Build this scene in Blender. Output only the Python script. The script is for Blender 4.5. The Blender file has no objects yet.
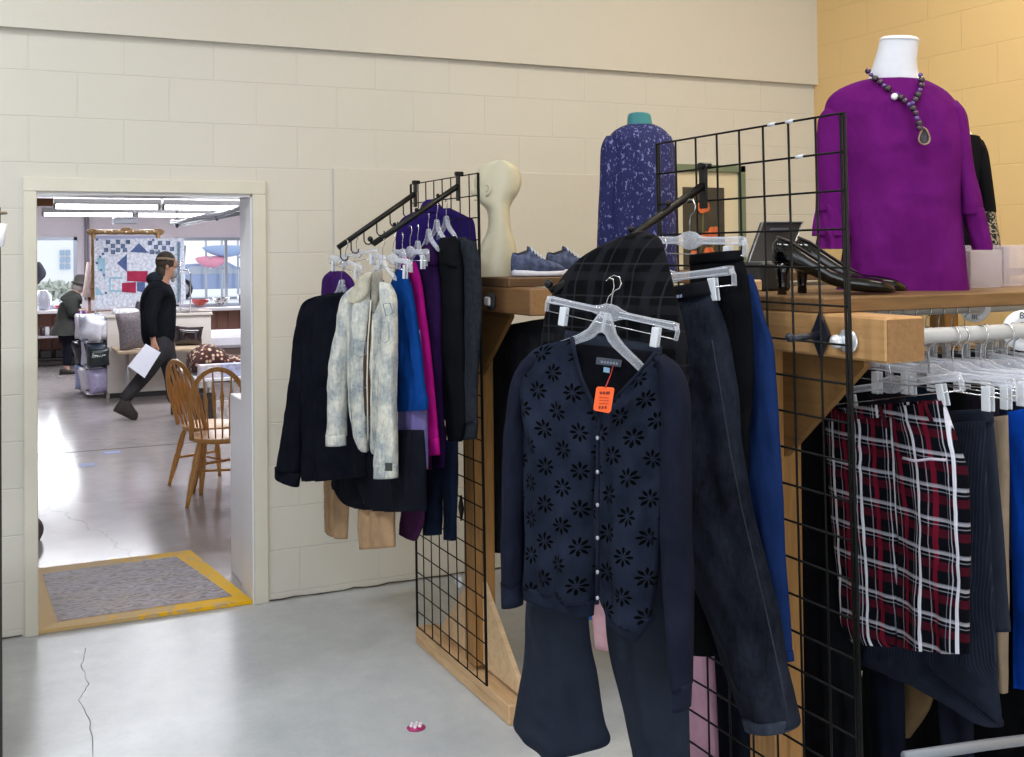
import bpy, math, random
from mathutils import Vector, Matrix, noise as mnoise
C = bpy.context.scene.collection
PI = math.pi
rnd = random.Random(7)

# ------------------------------------------------------------------ camera
F=1025.65;YAW=.3983;PY=239.5;ROLL=.0087;H=1.6577;PIT=.0127;CX=415.24
cam=bpy.data.cameras.new('camera'); co=bpy.data.objects.new('camera',cam); C.objects.link(co)
cam.sensor_width=36; cam.lens=F/1024*36; cam.shift_x=(512-CX)/1024; cam.shift_y=-(378.5-PY)/1024
r0=Vector((math.cos(YAW),-math.sin(YAW),0)); f0=Vector((math.sin(YAW),math.cos(YAW),0)); z0=Vector((0,0,1))
fw=f0*math.cos(PIT)+z0*math.sin(PIT); up=-f0*math.sin(PIT)+z0*math.cos(PIT)
cr,sr=math.cos(ROLL),math.sin(ROLL)
xa=r0*cr-up*sr; ya=r0*sr+up*cr; za=-fw
M=Matrix((xa,ya,za)).transposed().to_4x4(); M.translation=Vector((0,0,H)); co.matrix_world=M
cam.clip_start=.05; cam.clip_end=300
bpy.context.scene.camera=co
O=Vector((0,0,H))
# measured photo points turned into world points on a plane of known distance
def ray(x,y): return fw+xa*((x-CX)/F)-ya*((y-PY)/F)
def onX(x,y,X): r=ray(x,y); return O+r*(X/r.x)
def onY(x,y,Y): r=ray(x,y); return O+r*(Y/r.y)
def onZ(x,y,Z=0): r=ray(x,y); return O+r*((Z-H)/r.z)
def onP(x,y,pl):
    if pl[0]=='X': return onX(x,y,pl[1])
    if pl[0]=='Y': return onY(x,y,pl[1])
    p=Vector((pl[0],pl[1],0)); a=pl[2]; n=Vector((-math.sin(a),math.cos(a),0)); r=ray(x,y)
    return O+r*(n.dot(p-O)/n.dot(r))
def plane_dir(pl):
    if pl[0]=='X': return Vector((0,-1,0))
    if pl[0]=='Y': return Vector((1,0,0))
    t=Vector((math.cos(pl[2]),math.sin(pl[2]),0))
    return t if t.dot(r0)>0 else -t
def facing(px,D):           # vertical plane square to the line of sight at a horizontal distance D
    r=ray(px,250); h=Vector((r.x,r.y,0)).normalized(); p=h*D
    return (p.x,p.y,math.atan2(-h.x,h.y))
# ------------------------------------------------------------------ materials
def lin(c):
    if isinstance(c,str):
        c=c.lstrip('#'); c=[int(c[i:i+2],16)/255 for i in (0,2,4)]
    return tuple((v/12.92 if v<=.04045 else ((v+.055)/1.055)**2.4) for v in c)+(1,)
class NT:
    def __init__(s,name):
        s.m=bpy.data.materials.new(name); s.m.use_nodes=True; s.t=s.m.node_tree; s.b=s.t.nodes['Principled BSDF']
    def n(s,ty,**kw):
        nd=s.t.nodes.new(ty)
        for k,v in kw.items():
            if k in nd.inputs: s.set(nd.inputs[k],v)
            else: setattr(nd,k,v)
        return nd
    def set(s,sock,v):
        if isinstance(v,bpy.types.NodeSocket): s.t.links.new(v,sock)
        else: sock.default_value=v
    def math(s,op,a,b=0,c=None):
        nd=s.t.nodes.new('ShaderNodeMath'); nd.operation=op; s.set(nd.inputs[0],a); s.set(nd.inputs[1],b)
        if c is not None: s.set(nd.inputs[2],c)
        return nd.outputs[0]
    def mix(s,f,a,b,ty='MIX'):
        nd=s.t.nodes.new('ShaderNodeMix'); nd.data_type='RGBA'; nd.blend_type=ty
        s.set(nd.inputs[0],f); s.set(nd.inputs[6],a); s.set(nd.inputs[7],b); return nd.outputs[2]
    def coord(s,kind='Object',scale=(1,1,1),loc=(0,0,0),rot=(0,0,0)):
        tc=s.t.nodes.new('ShaderNodeTexCoord'); mp=s.t.nodes.new('ShaderNodeMapping')
        s.t.links.new(tc.outputs[kind],mp.inputs[0]); mp.inputs['Scale'].default_value=scale; mp.inputs['Location'].default_value=loc; mp.inputs['Rotation'].default_value=rot
        return mp.outputs[0]
    def noise(s,vec,scale,detail=4,rough=.5,out=0):
        nd=s.n('ShaderNodeTexNoise'); s.set(nd.inputs['Vector'],vec); nd.inputs['Scale'].default_value=scale; nd.inputs['Detail'].default_value=detail; nd.inputs['Roughness'].default_value=rough
        return nd.outputs[out]
    def ramp(s,v,stops):
        nd=s.n('ShaderNodeValToRGB'); s.set(nd.inputs[0],v); e=nd.color_ramp.elements
        e[0].position=stops[0][0]; e[0].color=stops[0][1]; e[1].position=stops[-1][0]; e[1].color=stops[-1][1]
        for p,c in stops[1:-1]:
            q=e.new(p); q.color=c
        return nd.outputs[0]
    def bump(s,h,strength=.3,dist=.01,normal=None):
        nd=s.n('ShaderNodeBump'); nd.inputs['Strength'].default_value=strength; nd.inputs['Distance'].default_value=dist; s.set(nd.inputs['Height'],h)
        if normal is not None: s.set(nd.inputs['Normal'],normal)
        return nd.outputs[0]
    def fin(s,col=None,rough=None,normal=None,metal=None,**kw):
        if col is not None: s.set(s.b.inputs['Base Color'],col)
        if rough is not None: s.set(s.b.inputs['Roughness'],rough)
        if normal is not None: s.set(s.b.inputs['Normal'],normal)
        if metal is not None: s.b.inputs['Metallic'].default_value=metal
        for k,v in kw.items(): s.set(s.b.inputs[k.replace('_',' ')],v)
        return s.m
MC={}
def fabric(c,rough=.92,wr=.5,var=.12,weave=900,sc=9):
    key=('fab',c,rough,wr,var,weave,sc)
    if key in MC: return MC[key]
    s=NT('fabric'); v=s.coord(); col=lin(c)
    n1=s.noise(v,sc,5,.6); dark=tuple(x*(1-var*1.6) for x in col[:3])+(1,); lt=tuple(min(1,x*(1+var*1.6)+.002) for x in col[:3])+(1,)
    base=s.ramp(n1,[(.3,dark),(.7,lt)])
    v2=s.coord(scale=(1,1,.45)); n2=s.noise(v2,14,3,.55); n3=s.noise(v,weave,1)
    b=s.bump(n2,wr,.03); b=s.bump(n3,.12,.002,b)
    MC[key]=s.fin(base,rough,b,Sheen_Weight=.0,Specular_IOR_Level=.06); return MC[key]
def plain(c,rough=.5,metal=0,spec=.5,bump=0,bs=60,var=0):
    key=('pl',c,rough,metal,spec,bump,bs,var)
    if key in MC: return MC[key]
    s=NT('surface'); v=s.coord(); col=lin(c); n=s.noise(v,bs,4)
    k=max(var,.02); base=s.ramp(n,[(.3,tuple(x*(1-k) for x in col[:3])+(1,)),(.7,tuple(min(1,x*(1+k)) for x in col[:3])+(1,))])
    nn=s.bump(n,bump,.005) if bump else None
    MC[key]=s.fin(base,rough,nn,metal,Specular_IOR_Level=spec); return MC[key]
def wood(c1,c2,axis='X',scale=1,rough=.55):
    key=('wd',c1,c2,axis,scale,rough)
    if key in MC: return MC[key]
    s=NT('wood'); sc={'X':(1.2,14,14),'Y':(14,1.2,14),'Z':(14,14,1.2)}[axis]
    v=s.coord(scale=tuple(a*scale for a in sc)); n=s.noise(v,2.2,5,.6); v2=s.coord(scale=tuple(a*scale*4 for a in sc)); n2=s.noise(v2,3,3)
    base=s.ramp(n,[(.3,lin(c1)),(.5,lin(c2)),(.72,lin(c1))]); base=s.mix(s.math('MULTIPLY',n2,.35),base,lin(c1),'MULTIPLY')
    MC[key]=s.fin(base,rough,s.bump(n2,.15,.002)); return MC[key]
def emis(c,st):
    s=NT('lamp'); s.fin(lin(c),.5); s.b.inputs['Emission Color'].default_value=lin(c); s.b.inputs['Emission Strength'].default_value=st; return s.m
def clear(c='#e4eaf8',alpha=.22,rough=.10,name='clear_plastic'):
    s=NT(name); v=s.coord(); n=s.noise(v,30,2)
    lw=s.n('ShaderNodeLayerWeight'); lw.inputs['Blend'].default_value=.45
    a=s.math('ADD',s.math('MULTIPLY',lw.outputs['Facing'],.5),alpha-.15); a=s.math('ADD',a,s.math('MULTIPLY',n,.1)); 
    return s.fin(lin(c),rough,Alpha=s.math('MINIMUM',a,1.0),Specular_IOR_Level=.8)

def block_wall(c):
    s=NT('painted_block'); tc=s.t.nodes.new('ShaderNodeTexCoord'); sp=s.n('ShaderNodeSeparateXYZ'); s.t.links.new(tc.outputs['Object'],sp.inputs[0])
    cb=s.n('ShaderNodeCombineXYZ'); s.set(cb.inputs[0],s.math('ADD',s.math('ADD',sp.outputs[0],sp.outputs[1]),-4.8-.3862)); s.set(cb.inputs[1],s.math('ADD',sp.outputs[2],-.0353))
    br=s.n('ShaderNodeTexBrick'); s.set(br.inputs['Vector'],cb.outputs[0]); br.offset=.5
    for k,v in {'Scale':1,'Mortar Size':.004,'Mortar Smooth':.5,'Brick Width':.4064,'Row Height':.2032,'Bias':0}.items(): br.inputs[k].default_value=v
    vv=tc.outputs['Object']; n=s.noise(vv,90,4); n2=s.noise(vv,1.5,3)
    col=lin(c); dk=tuple(x*.93 for x in col[:3])+(1,); base=s.ramp(n2,[(.3,tuple(x*.97 for x in col[:3])+(1,)),(.7,col)])
    base=s.mix(s.math('MULTIPLY',br.outputs['Fac'],.3),base,dk)
    b=s.bump(s.math('MULTIPLY',br.outputs['Fac'],-1),.5,.004); b=s.bump(n,.1,.003,b)
    return s.fin(base,.6,b,Specular_IOR_Level=.3)
def concrete(c1,c2,rough,seed=0):
    s=NT('concrete'); v=s.coord(loc=(seed,0,0)); n=s.noise(v,.9,6,.6); n2=s.noise(v,7,6,.65); n3=s.noise(v,60,3)
    m=s.math('ADD',s.math('MULTIPLY',n,.6),s.math('MULTIPLY',n2,.4)); base=s.ramp(m,[(.36,lin(c1)),(.64,lin(c2))])
    base=s.mix(s.math('MULTIPLY',n3,.15),base,lin('#706e6a'))
    # hairline cracks
    vd=s.n('ShaderNodeVectorMath',operation='ADD'); s.set(vd.inputs[0],v); nn=s.noise(v,5,3,out=1); sc=s.n('ShaderNodeVectorMath',operation='SCALE'); s.set(sc.inputs[0],nn); sc.inputs['Scale'].default_value=.12; s.set(vd.inputs[1],sc.outputs[0])
    vo=s.n('ShaderNodeTexVoronoi',feature='DISTANCE_TO_EDGE'); s.set(vo.inputs['Vector'],vd.outputs[0]); vo.inputs['Scale'].default_value=.42
    cr=s.math('LESS_THAN',vo.outputs['Distance'],.0011); base=s.mix(s.math('MULTIPLY',cr,.45 if seed else 0),base,lin('#55524d'))
    r=s.math('ADD',rough,s.math('MULTIPLY',s.math('SUBTRACT',n2,.5),.12))
    return s.fin(base,r,s.bump(n2,.04,.004),Specular_IOR_Level=.5)

m_blockA=block_wall('#cdcbc4'); m_blockB=block_wall('#e3c38c'); m_soffit=plain('#cac7bf',.55,bump=.05,bs=120)
m_trim=plain('#cfccc0',.4,var=.03,bs=8); m_jamb=plain('#e4e4ea',.35)
m_floor=concrete('#b1b8c0','#ccd1d6',.25); mq=None; m_floor2=concrete('#9c9494','#b1a9a8',.16,5)
m_black=plain('#0a0b0e',.4,spec=.3); m_wire=plain('#040507',.5,spec=.16)
m_pine=wood('#bd976c','#d8b78d','Y'); m_pineZ=wood('#87602f','#ad8048','Z'); m_pineE=plain('#8d6a45',.8,bump=.3,bs=90,var=.12)
m_shelf=wood('#694c2e','#84633d','X'); m_ply=wood('#c9a981','#dcc09b','X',.6)
m_oak=wood('#b57c3c','#d3a05a','Z',1.5,.35)
m_chrome=plain('#c9ccd2',.22,1.0); m_steel=plain('#b9bcc2',.35,.9)
m_clear=clear(); m_wht=plain('#e6e6ea',.4)
m_clip=clear('#e6ecf6',.75,.2,'clip_plastic')

# ------------------------------------------------------------------ mesh builder
class MB:
    def __init__(s): s.v=[];s.f=[];s.uv={};s.mi=[];s.cur=0;s.sm=[]
    def add(s,vs,fs,uvs=None,smooth=True):
        o=len(s.v); s.v+= [tuple(p) for p in vs]
        for f in fs: s.f.append(tuple(i+o for i in f)); s.mi.append(s.cur); s.sm.append(smooth)
        if uvs:
            for i,u in enumerate(uvs): s.uv[o+i]=u
        return s
    def box(s,x0,x1,y0,y1,z0,z1,mat=None):
        vs=[(x,y,z) for z in (z0,z1) for y in (y0,y1) for x in (x0,x1)]
        if mat is not None: vs=[tuple(mat@Vector(p)) for p in vs]
        return s.add(vs,[(0,2,3,1),(4,5,7,6),(0,1,5,4),(2,6,7,3),(0,4,6,2),(1,3,7,5)],smooth=False)
    def bbox(s,x0,x1,y0,y1,z0,z1,r=.004,mat=None):      # bevelled box
        r=min(r,(x1-x0)/2.2,(y1-y0)/2.2,(z1-z0)/2.2); vs=[];ix={}
        import itertools
        for sx,sy,sz in itertools.product((0,1),repeat=3):
            X=(x0,x1)[sx];Y=(y0,y1)[sy];Z=(z0,z1)[sz];dx=r*(1-2*sx);dy=r*(1-2*sy);dz=r*(1-2*sz)
            for k,p in enumerate(((X,Y+dy,Z+dz),(X+dx,Y,Z+dz),(X+dx,Y+dy,Z))): ix[(sx,sy,sz,k)]=len(vs); vs.append(p)
        fs=[]
        def q(*a): fs.append(tuple(ix[i] for i in a))
        for k,(a,b) in enumerate(((1,2),(0,2),(0,1))):
            for e in (0,1):
                def key(u,v):
                    t=[0,0,0];t[k]=e;t[a]=u;t[b]=v;return tuple(t)+(k,)
                q(key(0,0),key(1,0),key(1,1),key(0,1))
        for k,(a,b) in enumerate(((1,2),(0,2),(0,1))):
            for u in (0,1):
                for v in (0,1):
                    def key(e,kk):
                        t=[0,0,0];t[k]=e;t[a]=u;t[b]=v;return tuple(t)+(kk,)
                    q(key(0,a),key(1,a),key(1,b),key(0,b))
        for sx,sy,sz in itertools.product((0,1),repeat=3): q((sx,sy,sz,0),(sx,sy,sz,1),(sx,sy,sz,2))
        c=Vector(((x0+x1)/2,(y0+y1)/2,(z0+z1)/2)); out=[]
        for f in fs:
            P=[Vector(vs[i]) for i in f]; n=(P[1]-P[0]).cross(P[2]-P[0]); m=sum(P,Vector())/len(P)
            out.append(f if n.dot(m-c)>0 else tuple(reversed(f)))
        if mat is not None: vs=[tuple(mat@Vector(p)) for p in vs]
        return s.add(vs,out,smooth=False)
    def rings(s,R,cap=True,uv=None,closed=False):
        n=len(R[0]); vs=[p for r in R for p in r]; fs=[]
        for j in range(len(R)-(0 if closed else 1)):
            a=j*n;b=((j+1)%len(R))*n
            for i in range(n): k=(i+1)%n; fs.append((a+i,a+k,b+k,b+i))
        if cap and not closed: fs.append(tuple(range(n-1,-1,-1))); fs.append(tuple((len(R)-1)*n+i for i in range(n)))
        return s.add(vs,fs,uv)
    def tube(s,pts,r,n=8,closed=False,cap=True,flat=None):
        P=[Vector(p) for p in pts]; R=[]; m=len(P); prev=None
        for i in range(m):
            if closed: t=(P[(i+1)%m]-P[i-1])
            else: t=P[min(i+1,m-1)]-P[max(i-1,0)]
            t.normalize()
            if prev is None:
                a=Vector((0,0,1)) if abs(t.z)<.9 else Vector((1,0,0)); u=a.cross(t).normalized()
            else: u=(prev-t*prev.dot(t)).normalized()
            prev=u; w=t.cross(u); rr=r[i] if isinstance(r,(list,tuple)) else r; fl=flat if flat else 1
            R.append([P[i]+u*math.cos(2*PI*k/n)*rr+w*math.sin(2*PI*k/n)*rr*fl for k in range(n)])
        return s.rings(R,cap,closed=closed)
    def lathe(s,prof,c=(0,0,0),n=24,axis='Z',cap=True,sx=1,sy=1):
        R=[]
        for r,z in prof:
            ring=[]
            for k in range(n):
                a=2*PI*k/n; x=r*math.cos(a)*sx; y=r*math.sin(a)*sy
                p={'Z':(x,y,z),'Y':(x,-z,y),'X':(z,x,y)}[axis]; ring.append(Vector(p)+Vector(c))
            R.append(ring)
        return s.rings(R,cap)
    def ball(s,c,r,n=12,sc=(1,1,1),rot=None):
        prof=[(math.sin(PI*i/n),-math.cos(PI*i/n)) for i in range(n+1)]; prof[0]=(.001,-1);prof[-1]=(.001,1)
        R=[]
        for a,z in prof:
            ring=[]
            for k in range(n*2):
                t=PI*k/n; p=Vector((a*math.cos(t)*sc[0]*r,a*math.sin(t)*sc[1]*r,z*sc[2]*r))
                if rot: p=rot@p
                ring.append(p+Vector(c))
            R.append(ring)
        return s.rings(R)
    def prism(s,poly,d,smooth=False):                    # polygon (3D points) extruded by vector d
        n=len(poly); P=[Vector(p) for p in poly]; D=Vector(d); vs=P+[p+D for p in P]
        nm=Vector()
        for i in range(n): nm+= (P[i]-P[0]).cross(P[(i+1)%n]-P[0])
        fs=[tuple(range(n)),tuple(range(2*n-1,n-1,-1))]+[((i+1)%n,i,n+i,n+(i+1)%n) for i in range(n)]
        if nm.dot(D)>0: fs=[tuple(reversed(f)) for f in fs]
        return s.add(vs,fs,smooth=smooth)
    def build(s,name,mats,parent=None,mods=None):
        o0=origin(parent) if parent else None
        if parent is None:
            xs=[p[0] for p in s.v];ys=[p[1] for p in s.v];zs=[p[2] for p in s.v]
            o0=Vector(((min(xs)+max(xs))/2,(min(ys)+max(ys))/2,min(zs)))
            if s.__dict__.get('world'): o0=Vector((0,0,0))
        me=bpy.data.meshes.new(name); me.from_pydata([(p[0]-o0.x,p[1]-o0.y,p[2]-o0.z) for p in s.v],[],s.f)
        for m in (mats if isinstance(mats,(list,tuple)) else [mats]): me.materials.append(m)
        me.polygons.foreach_set('material_index',s.mi); me.polygons.foreach_set('use_smooth',s.sm)
        if s.uv:
            l=me.uv_layers.new(name='uv')
            for lp in me.loops: l.data[lp.index].uv=s.uv.get(lp.vertex_index,(0,0))
        me.update()
        o=bpy.data.objects.new(name,me); C.objects.link(o)
        if parent: o.parent=parent
        else: o.location=o0
        return o
def origin(o):
    p=Vector(o.location)
    while o.parent: o=o.parent; p+=Vector(o.location)
    return p
def tag(o,label,cat,group=None,kind=None):
    o['label']=label; o['category']=cat
    if group: o['group']=group
    if kind: o['kind']=kind
    return o
def thing(name,label,cat,loc,group=None):
    o=bpy.data.objects.new(name,None); C.objects.link(o); o.location=loc; o.empty_display_size=.05
    return tag(o,label,cat,group)
def struct(name,mb,mat,parent=None):
    mb.world=True; o=mb.build(name,mat,parent)
    if parent is None: o['kind']='structure'
    return o
KIDS={}
def dup(root,loc,rz=0,label=None,group=None,scale=None,rot=None):
    r=root.copy(); C.objects.link(r); r.location=loc; r.rotation_euler=rot if rot else (0,0,rz)
    if scale: r.scale=scale
    if label: r['label']=label
    if group: r['group']=group
    for ch in list(root.children):
        c=ch.copy(); C.objects.link(c); c.parent=r
        for g in ch.children:
            d=g.copy(); C.objects.link(d); d.parent=c
    return r

# ------------------------------------------------------------------ cloth lofts
def crom(a,b,c,d,t):
    return .5*((2*b)+(-a+c)*t+(2*a-5*b+4*c-d)*t*t+(-a+3*b-3*c+d)*t**3)
def interp(rows,sub):
    out=[];n=len(rows)
    for i in range(n-1):
        p=[rows[max(i-1,0)],rows[i],rows[i+1],rows[min(i+2,n-1)]]
        for k in range(sub): out.append([crom(p[0][j],p[1][j],p[2][j],p[3][j],k/sub) for j in range(len(rows[0]))])
    out.append(list(rows[-1])); return out
def cloth(mb,rows,pl,b=.04,sub=6,N=56,A=.006,k=5,seed=1,comp=True,e=2.3,top=.3,grow=1.0,cap=True,off=0):
    """rows: (xl,yl,xr,yr) or (y,xl,xr) outline of the cloth, top to bottom, at its own plane; gives a closed tube with folds"""
    q=random.Random(seed); rr=[]
    for r in rows:
        if len(r)==3: r=(r[1],r[0],r[2],r[0])
        elif len(r)==4 and isinstance(r[3],tuple): r=(r[1],r[0],r[2],r[0])
        rr.append(list(map(float,r)))
    L=interp(rr,sub); t=plane_dir(pl); n=Vector((-t.y,t.x,0))
    m=len(L); ph=[q.uniform(0,6.28) for _ in range(6)]; R=[];UV=[]
    for j,row in enumerate(L):
        s=j/(m-1); l=onP(row[0],row[1],pl); r_=onP(row[2],row[3],pl); c=(l+r_)/2; a=(r_-l)/2
        v=Vector((c.x,c.y,0)).normalized(); p=Vector((v.y,-v.x,0)); nn=n if n.dot(v)<0 else -n
        if isinstance(b,list): u_=s*(len(b)-1); i_=min(int(u_),len(b)-2); bb=b[i_]+(b[i_+1]-b[i_])*(u_-i_)
        else: bb=(b[0]+(b[1]-b[0])*s if isinstance(b,tuple) else b)*(min(1,.35+s*m/(sub*1.2)) if top<1 else 1)
        if comp:
            ap=abs(a.dot(p)); th=bb*abs(nn.dot(p))
            if th>.7*ap: bb*=.7*ap/max(th,1e-6); th=.7*ap
            want=math.sqrt(max(ap*ap-th*th,1e-8)); a=a*(want/max(ap,1e-6))
        k_=1+off/max((c-O).length,.1); c=O+(c-O)*k_; a=a*k_
        ring=[];W=a.length; amp=A*min(1,.15+s*grow*1.2)
        for i in range(N):
            f=2*PI*i/N; cc=math.cos(f); ss=math.sin(f)
            x=math.copysign(abs(cc)**(2/e),cc); y=math.copysign(abs(ss)**(2/e),ss)
            u=x*W; zz=c.z+a.z*x
            if A>0:
                d1=mnoise.noise(Vector((u*k*3.0+ph[0],zz*2.0+ph[1],seed*1.7+(0 if ss>0 else 3))))
                d2=mnoise.noise(Vector((u*k*6.5+zz*3+ph[2],zz*4.5,seed*2.3+ph[3])))
                d3=1-2*abs(mnoise.noise(Vector((u*14-zz*7+ph[4],zz*13+u*5,seed*.7+ph[5]+(0 if ss>0 else 5)))))
                d=amp*(2.8*d1+1.7*d2)+A*.8*(d3-.5)
            else: d=0
            dd=d*(1-abs(x)**6)*(.55 if ss<0 else 1)
            pt=c+a*x+nn*(bb*y)+nn*dd+(a.normalized()*(amp*.7*mnoise.noise(Vector((zz*9,ss*1.2+seed,ph[5])))*abs(x)) if W>1e-6 else Vector())
            ring.append(pt); UV.append((x*W+seed*.013,pt.z))
        R.append(ring)
    mb.rings(R,cap,UV); return mb
def garment(name,label,cat,mat,pl,parts,group=None):
    """parts: list of (part name, rows, kwargs[, material])"""
    if len(parts)==1:
        mb=MB(); cloth(mb,parts[0][1],pl,**parts[0][2]); return tag(mb.build(name,parts[0][3] if len(parts[0])>3 else mat),label,cat,group)
    bl=[]
    for p in parts:
        mb=MB(); kw=dict(p[2]); ppl=kw.pop('pl',pl); cloth(mb,p[1],ppl,**kw); bl.append((p,mb))
    zs=min(v[2] for _,mb in bl for v in mb.v); v0=bl[0][1].v; cx=sum(v[0] for v in v0)/len(v0); cy=sum(v[1] for v in v0)/len(v0)
    root=thing(name,label,cat,(cx,cy,zs),group)
    for p,mb in bl: mb.build(p[0],p[3] if len(p)>3 else mat,root)
    return root

# ================================================================== SETTING
YA=4.80; XB=4.66
DL,DR,DT=.212,1.180,1.940      # door opening
w=MB(); w.box(-3,DL,YA,5.0,0,2.66); struct('wall_back',w,m_blockA)
w=MB(); w.box(DR,XB+.2,YA,5.0,0,2.66); struct('wall_back_right_of_door',w,m_blockA)
w=MB(); w.box(DL,DR,YA,5.0,DT,2.66); struct('wall_back_above_door',w,m_blockA)
w=MB(); w.box(-3,XB,YA-.035,5.0,2.652,4.2); struct('wall_back_upper',w,m_soffit)
w=MB(); w.box(XB,XB+.2,-5,YA,0,4.2); struct('wall_right',w,m_blockB)
w=MB(); w.box(-3.2,-3,-5,5,0,4.2); struct('wall_left',w,m_blockA)
w=MB(); w.box(-3.2,XB+.2,-5,4.9,-.1,0); struct('floor',w,m_floor)
w=MB(); w.box(-4,7,4.9,16.8,-.1,0); struct('floor_back_room',w,m_floor2)
w=MB(); w.box(-3.2,XB+.2,-5,5,4.2,4.3); struct('ceiling',w,plain('#e4dccb',.8))
w=MB(); w.bbox(1.584,3.2,YA-.012,YA,1.05,2.077,.003); struct('trim_1',w,m_soffit)   # flat board on the blocks
# door casing + jamb
w=MB(); w.bbox(.158,.216,YA-.018,YA+.01,0,DT,.004); w.bbox(1.176,1.243,YA-.018,YA+.01,0,DT,.004); w.bbox(.158,1.243,YA-.018,YA+.01,DT,2.004,.004)
dr=struct('door_1',w,m_trim)
w=MB(); w.box(DL-.002,DL+.004,YA,5.02,0,DT); w.box(1.170,DR+.002,YA,5.02,0,DT); w.box(DL,DR,YA,5.02,DT-.012,DT+.002); w.world=True; w.build('door_jamb',m_jamb,dr)
# rough gap filler line where the block wall meets the slab
gm=MB()
for a,b in ((-2.6,.15),(1.25,4.6)):
    n=int((b-a)/.06); pts=[]
    for i in range(n+1):
        pts.append((a+(b-a)*i/n, YA-.002-rnd.random()*.006, .004+rnd.random()*.006))
    gm.tube(pts,[.0025+rnd.random()*.0025 for _ in pts],5)
struct('baseboard_back',gm,plain('#4b4740',.9))
# low white partition just through the doorway
w=MB(); w.bbox(1.19,1.30,5.02,5.36,0,.925,.004); struct('partition_low',w,m_jamb)

# ---- back room shell
YW=16.6; m_lil=plain('#dcd6da',.7)
def wallwin(x0,x1,y,z0,z1,wins):
    mb=MB(); xs=sorted([x0,x1]+[v for wn in wins for v in wn[:2]])
    for a,b in zip(xs,xs[1:]):
        wn=[q for q in wins if abs(q[0]-a)<1e-6 and abs(q[1]-b)<1e-6]
        if wn: mb.box(a,b,y,y+.2,z0,wn[0][2]); mb.box(a,b,y,y+.2,wn[0][3],z1)
        else: mb.box(a,b,y,y+.2,z0,z1)
    return mb
WINS=[(-.6,1.326,.84,1.943),(2.82,4.6,.81,1.93)]
struct('wall_far',wallwin(-4,7,YW,0,2.7,WINS),m_lil)
w=MB(); w.box(-4.2,-4,4.9,16.8,0,2.7); struct('wall_far_left',w,m_lil)
w=MB(); w.box(7,7.2,4.9,16.8,0,2.7); struct('wall_far_right',w,m_lil)
w=MB(); w.box(-4,7,5.0,16.8,2.5,2.7); struct('ceiling_back_room',w,plain('#c9c2c6',.8))
m_alu=plain('#aab2be',.4,.6)
m_glass=clear('#f2f6fb',.06,.02,'window_glass')
for i,(a,b,c,d) in enumerate(WINS):
    mb=MB(); fr=.05
    mb.box(a,b,YW-.02,YW+.06,d-fr,d); mb.box(a,b,YW-.02,YW+.06,c,c+fr); mb.box(a,a+fr,YW-.02,YW+.06,c,d); mb.box(b-fr,b,YW-.02,YW+.06,c,d)
    if i: mb.box(3.62,3.66,YW-.01,YW+.05,c,d)
    fo=struct('window_%d'%(i+1),mb,m_alu)
    g=MB(); g.box(a+fr,b-fr,YW+.01,YW+.016,c+fr,d-fr); g.world=True; g.build('pane',m_glass,fo)
    g=MB(); g.bbox(a-.05,b+.05,YW-.35,YW-.02,c-.05,c,.008); g.world=True; g.build('window_sill',plain('#e8e6ea',.5),fo)
# reveal edges/dark beam under the far ceiling
w=MB(); w.box(-4,7,8.0,8.2,2.115,2.5); struct('trim_2',w,plain('#54453a',.7))
w=MB(); w.box(.2,.466,7.9,7.99,2.02,2.075);
struct('trim_3',w,wood('#7a4f2c','#94663d','X'))
# expansion joint in the far slab
w=MB(); w.tube([(-3,9.105,.0005),(6,9.125,.0005)],.009,6,flat=.2); struct('trim_4',w,plain('#4a4442',.9))

# ---- ramp plate in the doorway
pr=thing('threshold_ramp','worn plywood ramp plate with yellow painted borders lying in the doorway','ramp',(.69,5.3,0))
def yellow():
    s=NT('worn_yellow_paint'); v=s.coord(); n=s.noise(v,14,6,.7)
    sp=s.n('ShaderNodeSeparateXYZ'); s.t.links.new(v,sp.inputs[0])
    f=s.math('ADD',n,s.math('MULTIPLY',sp.outputs[0],.36)); f=s.math('GREATER_THAN',f,.54)
    return s.fin(s.mix(f,lin('#c9ab78'),lin('#e8b410')),.65,Specular_IOR_Level=.2)
mb=MB(); mb.add([(.216,4.80,.018),(1.168,4.80,.018),(1.168,4.80,.002),(.216,4.80,.002),(.216,5.80,.006),(1.06,5.80,.006),(.216,5.80,.001),(1.06,5.80,.001)],
  [(0,1,5,4),(3,2,1,0),(2,7,5,1),(7,6,4,5),(6,3,0,4),(3,6,7,2)],smooth=False); mb.build('border',yellow(),pr)
def plygrain():
    s=NT('plywood_swirl'); v=s.coord(scale=(1,1.6,1)); wv=s.n('ShaderNodeTexWave',wave_type='RINGS'); s.set(wv.inputs['Vector'],v)
    wv.inputs['Scale'].default_value=6; wv.inputs['Distortion'].default_value=12; wv.inputs['Detail'].default_value=2; wv.inputs['Detail Scale'].default_value=2.2
    n=s.noise(v,4,5,.6); b=s.ramp(n,[(.35,lin('#9b8a84')),(.6,lin('#9a929c')),(.75,lin('#ab968a'))]); f=s.math('MULTIPLY',s.math('POWER',wv.outputs['Fac'],1.5),.85)
    return s.fin(s.mix(f,b,lin('#4c4343')),.55,Specular_IOR_Level=.3)
def zr(y): return .018-.012*(y-4.8)
mb=MB(); T=[(.30,4.885),(1.095,4.90),(.965,5.70),(.275,5.68)]
mb.add([(x,y,zr(y)+.0015) for x,y in T],[(0,1,2,3)],smooth=False); mb.build('plywood_panel',plygrain(),pr)
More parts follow.
